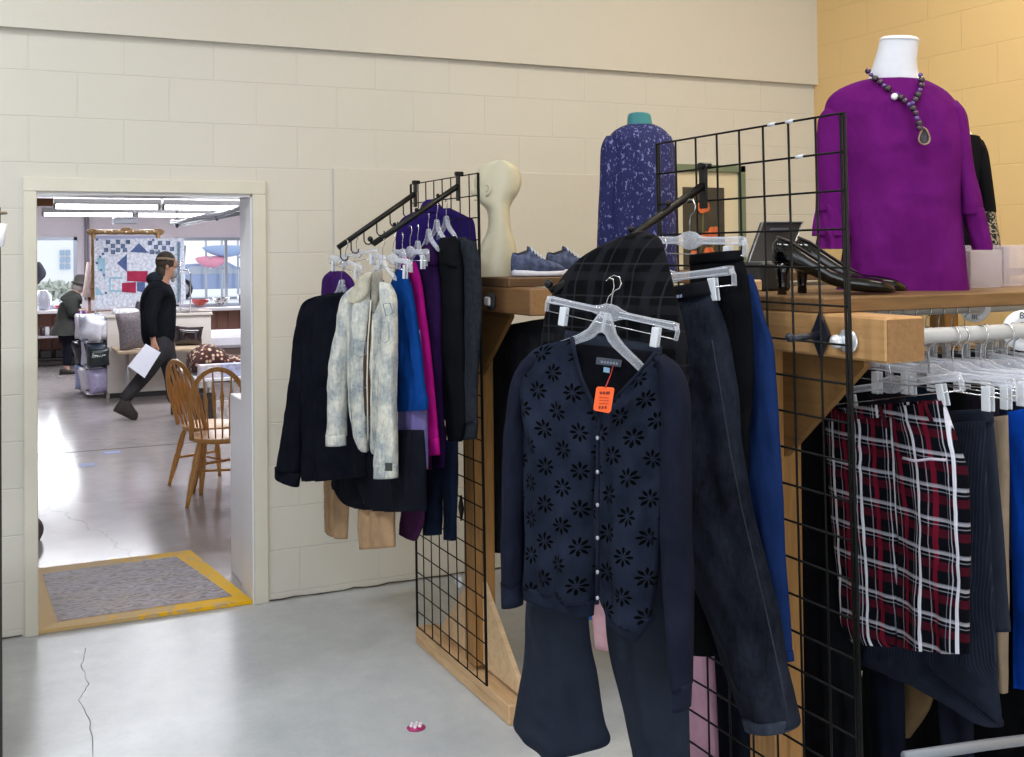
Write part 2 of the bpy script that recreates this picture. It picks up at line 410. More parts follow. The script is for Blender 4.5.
# ---- left edge: dark shelving post with a ledge and a hanging cup; unseen shelf body added for shade
p=onY(0,400,3.6)
px0=onY(1.2,400,3.6).x
st=thing('shelf_unit','dark shelf unit post with small grey ledge at the photo edge by the doorway','shelf',(px0-.03,3.6,0))
hh=onY(1,207,3.6).z
mb=MB(); mb.bbox(px0-.04,px0,3.57,3.61,0,hh,.003); mb.build('upright',plain('#1c1512',.5),st)
mb=MB(); mb.bbox(px0-.035,px0-.005,3.61,4.0,0,hh,.003); mb.build('side_panel',plain('#241b16',.6),st)  # panels and boards out of view, added to shade the wall
for z in (.1,.6,1.1,hh-.04): mb=MB(); mb.bbox(px0-1.1,px0-.036,3.58,4.0,z,z+.03,.003); mb.build('shelf_board',plain('#2b201a',.6),st)
mb=MB(); mb.bbox(px0-1.14,px0-1.1,3.57,4.0,0,hh,.003); mb.build('side_panel',plain('#241b16',.6),st)
q=onY(7.5,213,3.6); mb=MB(); mb.lathe([(.01,-.008),(q.x-px0+.03,-.004),(q.x-px0+.03,.003),(.01,.006)],(px0-.03,3.6,q.z)); mb.build('ledge',plain('#9b8f80',.4,.4),st)
q1=onY(4,224,3.55); q2=onY(4,247,3.55)
mb=MB(); s_=3.7/1025; mb.lathe([(2*s_,0),(2.8*s_,.001),(6.2*s_,q1.z-q2.z),(5.4*s_,q1.z-q2.z),(2.2*s_,.008)],(q2.x-.011,3.52,q2.z),20,cap=False)
mb.build('cup_holder',plain('#e9ecf5',.5),st)['label']='small white cup-shaped holder'
q=random.Random(3); cp=[(86,648),(82,665),(88,684),(79,700),(90,722),(94,757),(97,790)]; mb=MB()
pts=[]
for (a,b),(c,d) in zip(cp,cp[1:]):
    for i in range(5): t=i/5; p=onZ(a+(c-a)*t+q.uniform(-1.2,1.2),b+(d-b)*t); pts.append((p.x,p.y,.0003))
mb.tube(pts,[q.uniform(.0008,.0022) for _ in pts],5,flat=.25); struct('floor_crack',mb,plain('#6f7072',.9))
# ---- brooch on the floor
b0=onZ(416,728.5); br=thing('brooch','small pink jewelled brooch lying on the concrete floor','brooch',b0)
mb=MB(); mb.lathe([(.001,0),(.032,0),(.034,.005),(.026,.010),(.001,.011)],b0,20,sy=.8); mb.build('setting',plain('#b0306e',.3,.2),br)
mb=MB()
for k in range(7):
    a=k*PI*2/6; r=.018 if k<6 else 0; mb.ball(b0+Vector((r*math.cos(a),r*.8*math.sin(a),.012)),.0075,5)
mb.build('stone',plain('#e6dbe8',.1,.0,1),br)

# ================================================================== GRIDWALLS + WATERFALL ARMS
def gridwall(name,label,x,y0,y1,z0,z1,lean,r):
    w=y1-y0; h=z1-z0; nc=8; step=w/nc; nr=int(round(h/step))
    root=thing(name,label,'grid panel',(x,(y0+y1)/2,z0))
    mb=MB()
    def P(y,z): return (x,y+lean*(z1-z)/h,z)
    for i in range(nr):
        z=z1-i*step; mb.tube([P(y0,z),P(y1,z)],r*.85,6)
    mb.tube([P(y0,z0),P(y1,z0)],r,6)
    for i in range(1,nc): mb.tube([P(y0+i*step,z0),P(y0+i*step,z1)],r*.85,6)
    mb.build('grid_wire',m_wire,root)
    for yy in (y0,y1):
        mb=MB(); mb.tube([P(yy,z0),P(yy,z1)],r*1.25,8); d=.012 if yy==y0 else -.012
        mb.tube([P(yy+d*.8,z0),P(yy+d*.8,z1)],r,6); mb.build('edge_rod',m_wire,root)
    return root
gP=gridwall('gridwall_panel','black wire gridwall panel in front of the purple top and plaid shorts',1.600,1.567,2.192,.10,1.932,-.03,.0030)
for (x,y,l) in ((772,121.5,9),(790,119.5,6),(800,155,8)):
    mb=MB(); q=onX(x,y,1.60); q.z=1.932 if y<130 else 1.932-.0781; mb.tube([q+Vector((-.001,.010,0)),q+Vector((-.001,-.010,.001))],.0040,8)
    mb.build('tape_scrap',plain('#c9cdd8',.5),gP)['label']='torn whitish tape left on a wire'
gQ=gridwall('gridwall_panel','black wire gridwall panel standing by the mannequin head and wooden base',1.650,3.325,3.968,.11,1.943,-.03,.0028)

def arm(label,x0,y,z0,x1,z1,jh=False,group=None,rr=.0105,stops=(.25,.5,.75)):
    root=thing('waterfall_arm',label,'display arm',(x0,y,z0))
    mb=MB(); mb.bbox(x0-.012,x0-.004,y-.014,y+.014,z0-.055,z0+.05,.003); mb.bbox(x0-.02,x0+.012,y-.01,y+.01,z0+.04,z0+.055,.003); mb.build('bracket',m_black,root)
    mb=MB(); mb.tube([(x0-.01,y,z0),(x1,y,z1)],rr,8); mb.build('bar',m_black,root)
    dx=x1-x0; dz=z1-z0
    if jh:
        for t in (.18,.35,.52,.68,.84,.97):
            p=Vector((x0+dx*t,y,z0+dz*t)); mb=MB(); mb.tube([p,p+Vector((0,-.002,-.045)),p+Vector((.005,-.010,-.056)),p+Vector((.012,-.030,-.058)),p+Vector((.016,-.042,-.052)),p+Vector((.016,-.044,-.040))],.0028,6); mb.build('hook',m_black,root)
    else:
        for t in stops:
            p=Vector((x0+dx*t,y,z0+dz*t)); mb=MB(); mb.tube([p,p+Vector((-.003,0,.014))],.0045,7); mb.ball(p+Vector((-.004,0,.018)),.0075,5); mb.build('stop_knob',m_black,root)
        p=Vector((x1,y,z1)); mb=MB(); mb.tube([p,p+Vector((-.01,0,.014))],.006,8); mb.ball(p+Vector((-.011,0,.018)),.0105,6); mb.build('end_knob',m_black,root)
    return root
arm('far black waterfall arm with empty J hooks on the gridwall by the wall',1.650,3.898,1.900,1.305,1.680,True,rr=.011)
arm('near black waterfall arm carrying the denim jacket and bright tops',1.650,3.483,1.905,1.300,1.690,False,rr=.011)
arm('black waterfall arm holding the plaid coat, jeans and lace cardigan',1.600,1.998,1.812,1.174,1.567,False,rr=.010)

# ================================================================== RACK FRAMES
def rack(name,label,x0,yc,by0,by1,fy0,fy1,sy0,sy1,zt,x1,rods,rodz):
    root=thing(name,label,'clothing rack',(x0,yc,0))
    zb=zt-.033; bh=.092; fh=.09 if x0<1.67 else .072; tb_=wood('#a67c4c','#c39a68','Y') if x0<1.67 else wood('#5f432a','#7a5837','Y')  # rear rack's top beam: shade put into a darker wood
    mb=MB(); mb.bbox(x0+.02,x0+.11,yc-.045,yc+.045,.09,zb-bh,.004); o=mb.build('post',m_pineZ,root)
    mb=MB(); mb.bbox(x0+.0,x0+.105,by0,by1,zb-bh,zb,.005); mb.build('top_beam',[tb_],root)
    mb=MB(); mb.box(x0+.003,x0+.102,by0-.0015,by0+.001,zb-bh+.004,zb-.004); mb.build('beam_end',m_pineE,root)
    mb=MB(); mb.bbox(x0+.0,x0+.10,fy0,fy1,0,fh,.005); mb.build('base_beam',m_pine,root)
    for zz,sg in ((zb-bh,-1),(.09,1)):
        for sy in (-1,1):
            L=.30 if sg>0 else .24; yo=yc+sy*.045
            poly=[(x0+.055,yo,zz),(x0+.055,yo+sy*L,zz),(x0+.055,yo+sy*L,zz+sg*.02),(x0+.055,yo,zz+sg*L*1.05)]
            mb=MB(); mb.prism(poly,(.018,0,0)); mb.build('gusset',m_ply if sg>0 else wood('#70502c','#8a6538','Y',.6),root)
    mb=MB(); mb.bbox(x0+.0,x1,sy0,sy1,zt-.033,zt,.003); mb.build('shelf_board',m_shelf if x0<1.67 else wood('#4f3a27','#65492f','X'),root)  # rear shelf board darkened for shade in the same way
    for y in rods:
        mb=MB(); mb.tube([(x0+.10,y,rodz),(x1,y,rodz)],.0165,20); mb.build('hanging_rod',plain('#b4b2b0',.5,.1),root)
    mb=MB(); mb.bbox(x1-.11,x1-.02,yc-.045,yc+.045,.09,zb-bh,.004); mb.build('post',m_pineZ,root)
    mb=MB(); mb.bbox(x1-.11,x1-.01,by0,by1,zb-bh,zb,.005); mb.build('top_beam',m_pine,root)
    mb=MB(); mb.bbox(x1-.11,x1-.01,fy0,fy1,0,fh,.005); mb.build('base_beam',m_pine,root)
    return root
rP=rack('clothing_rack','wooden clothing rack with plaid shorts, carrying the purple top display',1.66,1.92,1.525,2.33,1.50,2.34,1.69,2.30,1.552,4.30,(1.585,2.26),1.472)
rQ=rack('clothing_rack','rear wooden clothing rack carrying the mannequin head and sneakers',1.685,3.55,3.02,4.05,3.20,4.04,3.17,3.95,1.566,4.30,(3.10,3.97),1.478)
# bolts and brackets on the beam faces
q=onX(849,341,1.658); mb=MB(); mb.lathe([(.001,.0),(.0245,0),(.026,.004),(.022,.006),(.001,.006)],(1.658,q.y,q.z),24,axis='X'); 
for v in range(len(mb.v)): x,y,z=mb.v[v]; mb.v[v]=(1.658-(x-1.658),y,z)
mb.build('washer',plain('#dfe3ea',.25,.6),rP)
q2=onX(838,341.5,1.65); mb=MB(); mb.ball((1.645,q2.y,q2.z),.0145,8,sc=(.8,1,1)); mb.build('bolt_head',plain('#e8ebf2',.3,.3),rP)
q=onX(820,335,1.652); mb=MB(); c=Vector((1.657,q.y,q.z)); mb.prism([c+Vector((0,0,.05)),c+Vector((0,-.026,0)),c+Vector((0,0,-.05)),c+Vector((0,.026,0))],(-.007,0,0)); mb.tube([c,c+Vector((-.085,0,-.004))],.0075,8); mb.ball(c+Vector((-.088,0,-.002)),.010,6); mb.build('peg_bracket',plain('#1a1f2c',.4),rP)
q=onX(493,301,1.68); mb=MB(); mb.bbox(1.66,1.684,q.y-.028,q.y+.028,q.z-.03,q.z+.03,.012); mb.build('plate',plain('#2b2a2e',.5),rQ)
mb=MB(); mb.bbox(1.652,1.664,q.y-.020,q.y+.020,q.z-.016,q.z+.016,.006); mb.build('bolt_head',plain('#e2e4ea',.35),rQ)
q=onX(461,508,1.70); c=Vector((1.704,q.y,q.z)); mb=MB(); mb.prism([c+Vector((0,0,.05)),c+Vector((0,-.02,0)),c+Vector((0,0,-.05)),c+Vector((0,.02,0))],(-.007,0,0)); mb.build('peg_bracket',m_black,rQ)
q=onX(459,581,1.70); mb=MB(); mb.ball((1.699,q.y,q.z),.027,8,sc=(.4,1,1)); mb.build('bolt_head',plain('#dfe3ea',.3,.3),rQ)
# low grey rail near the floor under the near rack
a=onY(905,757,1.40); b=onY(985,745,1.40); c=onY(1040,738,1.40)
mb=MB(); mb.tube([a,b,c,c+(c-b)*6],.010,12); mb.build('lower_rail',plain('#7d828c',.5,.2),rP)
# ================================================================== HANGERS
def proto_clip():
    root=thing('clip_hanger','clear plastic clip hanger','hanger',(0,0,0))
    mb=MB(); P=[]
    for x,h in ((-.19,.008),(-.175,.010),(-.12,.008),(-.05,.008),(-.03,.013),(-.018,.019),(0,.021),(.018,.019),(.03,.013),(.05,.008),(.12,.008),(.175,.010),(.19,.008)): P.append((x,h))
    R=[[Vector((x,dy,dz)) for dy,dz in ((-.005,-h),(-.006,0),(-.005,h),(0,h+.001),(.005,h),(.006,0),(.005,-h),(0,-h-.001))] for x,h in P]; mb.rings(R)
    for s in (-1,1): mb.tube([(s*.186,0,.002),(s*.191,0,-.012),(s*.189,0,-.034)],.0065,8,flat=.8)
    for s in (-1,1): mb.tube([(s*.03,-.0065,.006),(s*.18,-.0065,.006)],.0014,4); mb.tube([(s*.03,-.0065,-.006),(s*.18,-.0065,-.006)],.0014,4)
    mb.build('bar',m_clear,root)
    mb=MB(); mb.tube([(0,0,.0),(0,0,.045),(.004,0,.058),(.017,0,.066),(.021,0,.080),(.013,0,.095),(-.003,0,.097),(-.016,0,.088)],.0017,6); mb.build('hook',m_chrome,root)
    mb=MB(); mb.tube([(-.187,0,-.032),(.187,0,-.032)],.0016,6); mb.build('rod',m_chrome,root)
    for s in (-1,1):
        mb=MB()
        for q in (-1,1): mb.bbox(s*.135-.010,s*.135+.010,q*.004-.0015+q*.002,q*.004+.0015+q*.002,-.062,-.012,.0015)
        mb.build('clip',m_clip,root)
    return root
def proto_shirt():
    root=thing('shirt_hanger','clear plastic shirt hanger','hanger',(0,0,0))
    mb=MB()
    for s in (-1,1):
        R=[]
        for x,z,h,b in ((0,.012,.020,.005),(.018,.010,.022,.006),(.034,-.004,.020,.006),(.055,-.020,.013,.006),(.09,-.034,.010,.006),(.13,-.047,.009,.006),(.17,-.060,.009,.006),(.20,-.072,.007,.005)):
            R.append([Vector((s*x,dy*b,z+dz*h)) for dy,dz in ((-1,-1),(-1.1,0),(-1,1),(0,1.08),(1,1),(1.1,0),(1,-1),(0,-1.08))])
        if s>0: R=[list(reversed(r)) for r in R]
        mb.rings(R)
    mb.build('shoulder_bar',m_clear,root)
    mb=MB(); mb.tube([(0,0,.0),(0,0,.055),(.004,0,.068),(.017,0,.076),(.021,0,.090),(.013,0,.105),(-.003,0,.107),(-.016,0,.098)],.0017,6); mb.build('hook',m_chrome,root)
    return root
PC=proto_clip(); PS=proto_shirt(); used=[False,False]
def hanger(kind,pl,xl,yl,xr,yr,label,group=None,sc=1):
    i=0 if kind=='clip' else 1; pro=(PC,PS)[i]
    L=onP(xl,yl,pl); R_=onP(xr,yr,pl); c=(L+R_)/2; d=R_-L; hl=math.hypot(d.x,d.y)
    k=d.length/(.38 if i==0 else .40); rz=math.atan2(d.y,d.x); tl=math.atan2(-d.z,hl)
    if i==1: c=c+Vector((0,0,.06*k))
    return placeh(i,c,rz,tl,(k,1,min(1.25,max(.8,k))*sc),label,group)
def placeh(i,c,rz,tl,sc,label,group=None):
    pro=(PC,PS)[i]
    if not used[i]:
        used[i]=True; pro.location=c; pro.rotation_euler=(0,tl,rz); pro.scale=sc; pro['label']=label
        if group: pro['group']=group
        return pro
    o=dup(pro,c,label=label,rot=(0,tl,rz),scale=sc)
    if group: o['group']=group
    elif 'group' in o: del o['group']
    return o
R60=math.radians
# ================================================================== MATERIALS FOR CLOTHES
def eyelet():
    s=NT('eyelet_knit'); tc=s.t.nodes.new('ShaderNodeTexCoord'); sp=s.n('ShaderNodeSeparateXYZ'); s.t.links.new(tc.outputs['UV'],sp.inputs[0])
    sx,sz=.080,.078
    def cells(ox,oz):
        u=s.math('ADD',s.math('DIVIDE',sp.outputs[0],sx),ox); v=s.math('ADD',s.math('DIVIDE',sp.outputs[1],sz),oz)
        fu=s.math('SUBTRACT',s.math('FRACT',u),.5); fv=s.math('SUBTRACT',s.math('FRACT',v),.5)
        x=s.math('MULTIPLY',fu,sx); z=s.math('MULTIPLY',fv,sz)
        r=s.math('SQRT',s.math('ADD',s.math('MULTIPLY',x,x),s.math('MULTIPLY',z,z))); th=s.math('ARCTAN2',z,x)
        c=s.math('COSINE',s.math('MULTIPLY',th,8))
        w=s.math('SUBTRACT',1,s.math('DIVIDE',s.math('ABSOLUTE',s.math('SUBTRACT',r,.0115)),.0068))   # radial petal window
        return s.math('GREATER_THAN',s.math('ADD',c,s.math('MULTIPLY',w,1.4)),.72)
    a=cells(0,0); b=cells(.5,.5); f=s.math('MAXIMUM',a,b)
    v=s.coord(); n=s.noise(v,12,4); base=s.ramp(n,[(.3,lin('#171c2a')),(.7,lin('#212738'))])
    col=s.mix(f,base,lin('#020203')); n3=s.noise(v,700,1)
    bm=s.bump(s.math('MULTIPLY',f,-1),.6,.002); bm=s.bump(s.noise(s.coord(scale=(1,1,.45)),16,3),.45,.03,bm); bm=s.bump(n3,.15,.002,bm)
    return s.fin(col,.92,bm,Specular_IOR_Level=.06)
def plaid(base,bands,scale=(1,1),rough=.9,thin=.9):
    """bands: list of (axis, period m, phase, width fraction, colour, strength)"""
    s=NT('plaid_cloth'); tc=s.t.nodes.new('ShaderNodeTexCoord'); sp=s.n('ShaderNodeSeparateXYZ'); s.t.links.new(tc.outputs['UV'],sp.inputs[0])
    n=s.noise(s.coord(),6,2); col=lin(base); cur=s.mix(0.0,col,col)
    for ax,per,ph,wd,c,st in bands:
        t=s.math('ADD',sp.outputs[ax],s.math('MULTIPLY',n,.006)); f=s.math('FRACT',s.math('ADD',s.math('DIVIDE',t,per),ph)); f=s.math('LESS_THAN',f,wd)
        cur=s.mix(s.math('MULTIPLY',f,st),cur,lin(c))
    bm=s.bump(s.noise(s.coord(scale=(1,1,.45)),14,3),.5,.03); bm=s.bump(s.noise(s.coord(),500,1),.12,.002,bm)
    return s.fin(cur,rough,bm,Specular_IOR_Level=.06)
m_plaid=plaid('#090a11',[(0,.082,.30,.13,'#641226',.85),(0,.082,.42,.03,'#b9a3b3',.4),(1,.067,.0,.26,'#641226',.34),
  (0,.082,.68,.03,'#c9cbdc',.55),(0,.082,.74,.08,'#e0e2f0',.75),(0,.082,.86,.03,'#c9cbdc',.55),(0,.082,.94,.015,'#9a9cb0',.4),
  (1,.067,.44,.04,'#b9bccd',.30),(1,.067,.52,.08,'#d5d7e6',.40),(1,.067,.64,.035,'#b9bccd',.28)])
m_dplaid=plaid('#0c0d10',[(0,.07,.1,.28,'#1c1d22',.8),(1,.07,.2,.28,'#1c1d22',.7),(0,.07,.6,.05,'#2a2b31',.7),(1,.07,.7,.05,'#2a2b31',.7)])
m_pin=plaid('#1c212e',[(0,.007,0,.2,'#31384a',.6)])
def denim(c1,c2,sc=6,bl=.5):
    s=NT('denim'); v=s.coord(); n=s.noise(v,sc,6,.75); n2=s.noise(s.coord(scale=(1,1,.25)),120,3,.7)
    m=s.math('ADD',s.math('MULTIPLY',n,.75),s.math('MULTIPLY',n2,.25)); base=s.ramp(m,[(.38,lin(c1)),(.60,lin(c2))])
    bm=s.bump(s.noise(s.coord(scale=(1,1,.6)),18,4),.6,.02); bm=s.bump(n2,.2,.002,bm); return s.fin(base,.9,bm,Specular_IOR_Level=.06)
m_acid=denim('#84909c','#d9d8cd',9); m_jean=denim('#11141c','#262b38',3); m_djean=denim('#0b1220','#152036',4)
m_navyk=fabric('#161a29'); m_slack=fabric('#22262f',.85,.35,.08); m_blk=fabric('#0a0b0f'); m_coat=fabric('#181b26',.9,.6)
m_rib=fabric('#1a1f2f',.92,.2,.1,300,30)

# ================================================================== NEAR ARM CLOTHES (in front of the near gridwall)
PLC=(1.10,1.93,R60(-62)); PLH=(1.135,1.95,R60(-62)); PLS=(1.165,1.97,R60(-62)); PLK=(1.225,1.99,R60(-64)); PLJ=(1.45,2.0,R60(-76))
# dark plaid wool coat folded over the arm
garment('plaid_coat','dark charcoal plaid wool coat draped over the arm behind the lace cardigan','coat',m_dplaid,PLK,[
 ('body',[(641,231,643,231),(607,243,660,238),(578,260,668,262),(558,284,676,292),(546,312,684,325),(541,345,688,360),(540,400,690,400),(542,470,690,470),(548,540,688,540),(552,585,684,585)],dict(b=.035,A=.010,k=6,seed=3,N=72)),
 ('lapel',[(560,290,572,288),(552,305,592,298),(548,330,600,322),(546,352,598,350),(545,372,585,372)],dict(b=.012,A=.004,k=3,seed=5,off=.035))])
hanger('clip',PLH,548,299,678,327,'clear clip hanger of the dark slacks, just above the lace cardigan')
m_sl=fabric('#212734',.8,.3,.06)
garment('slacks','dark navy dress slacks hanging below the lace cardigan','trousers',m_sl,PLS,[
 ('waistband',[(565,330,662,346),(564,345,662,362)],dict(b=.02,A=.002,sub=3)),
 ('leg',[(560,345,615,350),(552,420,614,430),(540,500,608,510),(530,560,592,580),(526,600,590,610),(524,640,594,650),(521,668,598,670),(517,690,602,700),(514,712,606,722),(514,729,612,739),(530,745,604,748),(547,756,570,754)],dict(b=(.028,.05),A=.010,k=3,seed=12,N=72,e=1.45)),
 ('leg',[(608,350,668,362),(606,430,672,440),(603,520,676,520),(604,600,682,600),(608,650,686,650),(617,690,689,690),(624,720,690,720),(632,757,692,757),(640,790,696,790),(644,830,700,830)],dict(b=(.028,.045),A=.008,k=3,seed=15,N=72,e=1.45))])
# lace cardigan, open V neck, inside of the back showing
m_eye=eyelet()
def shift(pl,d): # move plane toward the viewer side (-x)
    a=pl[2]; n=Vector((-math.sin(a),math.cos(a),0)); n=n if n.y<0 else -n
    return (pl[0]+n.x*d,pl[1]+n.y*d,a)
card=garment('lace_cardigan','dark blue cardigan with flower eyelets and orange tag on the nearest hanger','cardigan',m_eye,PLC,[
 ('back',[(570,343,657,352),(556,358,668,372),(545,385,672,398),(540,430,668,440),(536,520,660,530),(530,590,652,606)],dict(b=.012,A=.004,seed=21,off=.03),fabric('#0c0d14',.95,.3)),
 ('front_panel',[(562,341,573,337),(541,346,575,349),(527,357,577,365),(521,378,583,386),(521,410,594,410),(524,440,601,432),(525,480,601,480),(525,520,600,522),(525,556,598,565),(524,586,594,603)],dict(b=(.016,.032),A=.011,k=5,seed=23,N=96,off=-.012)),
 ('front_panel',[(653,352,662,354),(643,368,674,368),(622,389,680,384),(603,408,680,410),(596,430,674,430),(596,480,666,485),(597,530,661,540),(599,580,656,595),(602,604,652,618),(608,608,644,632)],dict(b=(.016,.032),A=.012,k=5,seed=27,N=96,off=-.012)),
 ('sleeve',[(541,350,552,346),(524,358,548,362),(512,380,536,384),(507,410,530,415),(503,450,528,460),(502,500,525,510),(501,550,525,550),(501,582,524,584)],dict(b=.03,A=.006,k=3,seed=31,off=-.005),m_navyk),
 ('sleeve',[(654,356,664,354),(656,366,680,368),(660,390,689,392),(662,430,691,430),(661,480,691,490),(661,540,692,550),(664,600,693,600),(668,650,692,650),(672,688,692,686)],dict(b=.03,A=.007,k=3,seed=33,off=-.015),m_navyk),
 ('cuff',[(501,580,524,582),(502,606,523,606)],dict(b=.026,A=.001,sub=4,top=1,off=-.005),m_rib),
 ('cuff',[(672,684,692,682),(673,709,691,708)],dict(b=.026,A=.001,sub=4,top=1,off=-.015),m_rib),
 ('hem_band',[(523,584,595,600),(524,598,594,616)],dict(b=.027,A=.004,k=4,seed=23,sub=4,top=1,off=-.012),m_rib),
 ('hem_band',[(603,604,654,618),(607,618,640,641)],dict(b=.027,A=.004,k=4,seed=27,sub=4,top=1,off=-.012),m_rib)])
pf=shift(PLC,.05)
mb=MB(); P_=[onP(x,y,pf) for x,y in ((656,352),(640,372),(622,391),(602,410),(598,432),(598,480),(598,530),(597,604))]; mb.tube(P_,.0065,8,flat=.5)
mb.tube([onP(x,y,pf) for x,y in ((572,337),(575,355),(581,378),(592,402),(599,422))],.0065,8,flat=.5); mb.build('placket',m_rib,card)
for y in (438,472,505,538,572,598):
    mb=MB(); q=onP(597.5,y,shift(PLC,.058)); mb.ball(q,.0045,6,sc=(.8,.8,1)); mb.build('button',plain('#9aa0ae',.2,.3),card)
# neck label (pale marks) and orange price tag on a red string
pb=shift(PLC,-.008); q=[onP(*p,pb) for p in ((597,357),(622,360),(621,367),(596,364))]; mb=MB(); mb.prism(q,Vector((-.0015,-.001,0))); lb=mb.build('neck_label',plain('#3f4656',.6),card); lb['label']='grey woven neck label'
mb=MB(); pb2=shift(PLC,-.0055)
for x in (601,604,607,610,613,616): mb.prism([onP(x,360.5+(x-600)*.12,pb2),onP(x+1.8,360.7+(x-600)*.12,pb2),onP(x+1.8,363+(x-600)*.12,pb2),onP(x,362.8+(x-600)*.12,pb2)],Vector((-.001,-.0005,0)))
mb.build('label_print',plain('#7d8596',.6),lb)
mb=MB(); mb.prism([onP(604,367,pb2),onP(610,368,pb2),onP(609.5,373,pb2),onP(603.5,372,pb2)],Vector((-.001,-.0005,0))); mb.build('size_tab',plain('#7ea3bf',.6),lb)
pt=shift(PLC,.066); q=[onP(*p,pt) for p in ((598,386.5),(613,387.5),(614.5,389),(611,411),(609,413),(595,410.5),(593.5,409),(596.5,388))]
mb=MB(); mb.prism(q,Vector((-.0012,-.001,0))); tg=mb.build('price_tag',plain('#f4622a',.6,var=.04),card); tg['label']='bright orange price tag'
mb=MB(); pt2=shift(PLC,.0685)
for row,(xs,w) in enumerate((((600,603,606,608),2.0),((599,602,605),1.6))):
    for x in xs:
        y=391.5+row*14.5; mb.prism([onP(x,y,pt2),onP(x+w,y+.2,pt2),onP(x+w-.4,y+2.8,pt2),onP(x-.4,y+2.6,pt2)],Vector((-.0004,-.0003,0)))
for y in (397,400,403): mb.prism([onP(599,y,pt2),onP(609,y+.7,pt2),onP(609,y+1.1,pt2),onP(599,y+.4,pt2)],Vector((-.0004,-.0003,0)))
mb.build('tag_print',plain('#7a2414',.6),tg)
mb=MB(); mb.tube([onP(613,366,pb2),onP(611,374,shift(PLC,.02)),onP(607,384,pt),onP(605,388,pt2)],.0011,5); mb.build('tag_string',plain('#b02a2a',.5),tg)
hanger('shirt',shift(PLC,.012),553,372,657,357,'clear plastic hanger inside the neck of the lace cardigan') if False else None
HP=shift(PLC,.016)
HP=shift(PLC,-.006); c=onP(603,328,HP); a=PLC[2]
placeh(1,c,a,R60(10),(.56,1,.98),'clear plastic hanger inside the neck of the lace cardigan')
# jeans
jn=garment('jeans','faded black jeans clipped to a hanger behind the lace cardigan','jeans',m_jean,PLJ,[
 ('leg',[(672,300,713,291),(668,330,726,326),(664,370,734,357),(662,410,739,389),(664,450,743,447),(670,510,755,518),(690,570,769,565),(708,620,780,612),(724,669,790,668),(736,700,795,698),(746,722,799,728)],dict(b=(.045,.05),A=.010,k=3,seed=41,N=72)),
 ('leg',[(652,300,700,296),(648,340,700,330),(646,400,700,390),(650,460,705,450),(660,520,712,515),(668,570,716,570),(672,620,720,625),(676,648,722,655)],dict(b=(.04,.04),A=.008,k=3,seed=43,off=.04),fabric('#0d0e12')),  # far leg's shade is put into its near-black colour
 ('hem',[(743.5,713,798.5,719),(746.5,723,799.5,731)],dict(b=.060,A=.001,sub=3,top=1),denim('#262b37','#3a4150',4)),
 ('waistband',[(654,293,712,280),(654,305,716,294)],dict(b=.035,A=.003,sub=3,top=1),fabric('#121318'))])
mb=MB(); pj=(PLJ[0]-.052,PLJ[1]-.012,PLJ[2]); mb.tube([onP(x,y,pj) for x,y in ((712,340),(722,400),(730,450),(742,510),(755,565),(768,620),(779,670),(790,728))],.0022,6,flat=.5); mb.build('side_seam',fabric('#333844'),jn)
mb=MB()
for x in (665,668,671,674,677,680): mb.prism([onP(x,297-(x-665)*.15,pj),onP(x+2,296.6-(x-665)*.15,pj),onP(x+2,299.5-(x-665)*.15,pj),onP(x,300-(x-665)*.15,pj)],Vector((-.001,0,0)))
mb.build('waist_print',plain('#8e9ab0',.6),jn)
hanger('clip',PLJ,602,286,733,270,'clear clip hanger holding the faded black jeans')
garment('black_trousers','black trousers hanging between the faded jeans and the blue top','trousers',m_blk,('X',1.53),[
 ('leg',[(690,262,742,256),(690,290,749,283),(690,340,753,330),(692,400,753,390),(694,440,750,440),(698,480,748,480),(700,510,740,520)],dict(b=.02,A=.005,seed=45)),
 ('waistband',[(690,255,741,250),(690,264,744,260)],dict(b=.02,A=.002,sub=3,top=1))])
hanger('clip',('X',1.53),642,240,745,241,'clear clip hanger holding the black trousers, nearest the gridwall bracket')
m_blue=fabric('#152a58',.9,.3)
garment('knit_top','plain deep blue knit top hung nearest to the gridwall','top',m_blue,('X',1.568),[
 ('body',[(744,276,752,274),(738,288,757,288),(736,315,764,318),(736,345,773,345),(736,396,777,396),(738,454,780,454),(742,510,784,512),(750,570,787,570),(762,620,791,622),(772,650,793,653)],dict(b=.018,A=.005,seed=47)),
 ('cuff',[(772,648,793,652),(774,658,794,662)],dict(b=.015,A=.001,sub=3,top=1))])


# ================================================================== NEAR RACK CLOTHES
XP=1.815
sh=garment('plaid_shorts','red, white and black plaid shorts clipped on the near rack','shorts',m_plaid,('X',XP),[
 ('leg',[(826,415,895,409),(826,440,900,440),(829,480,899,480),(832,520,900,525),(836,560,899,565),(840,600,898,605),(842,622,897,640),(852,641,896,647)],dict(b=.022,A=.006,k=4,seed=51,N=84,top=1)),
 ('leg',[(892,408,944,400),(894,440,955,432),(895,456,963,455),(896,480,968,475),(897,520,970,520),(898,560,970,565),(897,600,970,610),(897,635,970,642),(898,647,970,654)],dict(b=.022,A=.007,k=4,seed=53,N=84,off=-.006,top=1)),
 ('waistband',[(826,409,944,399),(827,421,946,413)],dict(b=.024,A=.002,sub=3,N=72,top=1))])
for x0,x1,y0,y1 in ((880,884,398,430),(925,929,394,424)):
    mb=MB(); pp=('X',XP-.030); mb.tube([onP(x0,y0+8,pp),onP(x0+1,y0+14,('X',XP-.036)),onP(x1+3,y1-2,pp)],.004,6,flat=.5); mb.build('belt_loop',m_plaid,sh)
mb=MB(); pp=('X',XP-.040); mb.tube([onP(x,y,pp) for x,y in ((903,458),(915,461),(930,459),(946,460))],.0030,6); mb.build('pocket_welt',fabric('#b9b3c4'),sh)
hanger('clip',('X',XP),834,392,960,376,'clear clip hanger holding the plaid shorts on the near rack')
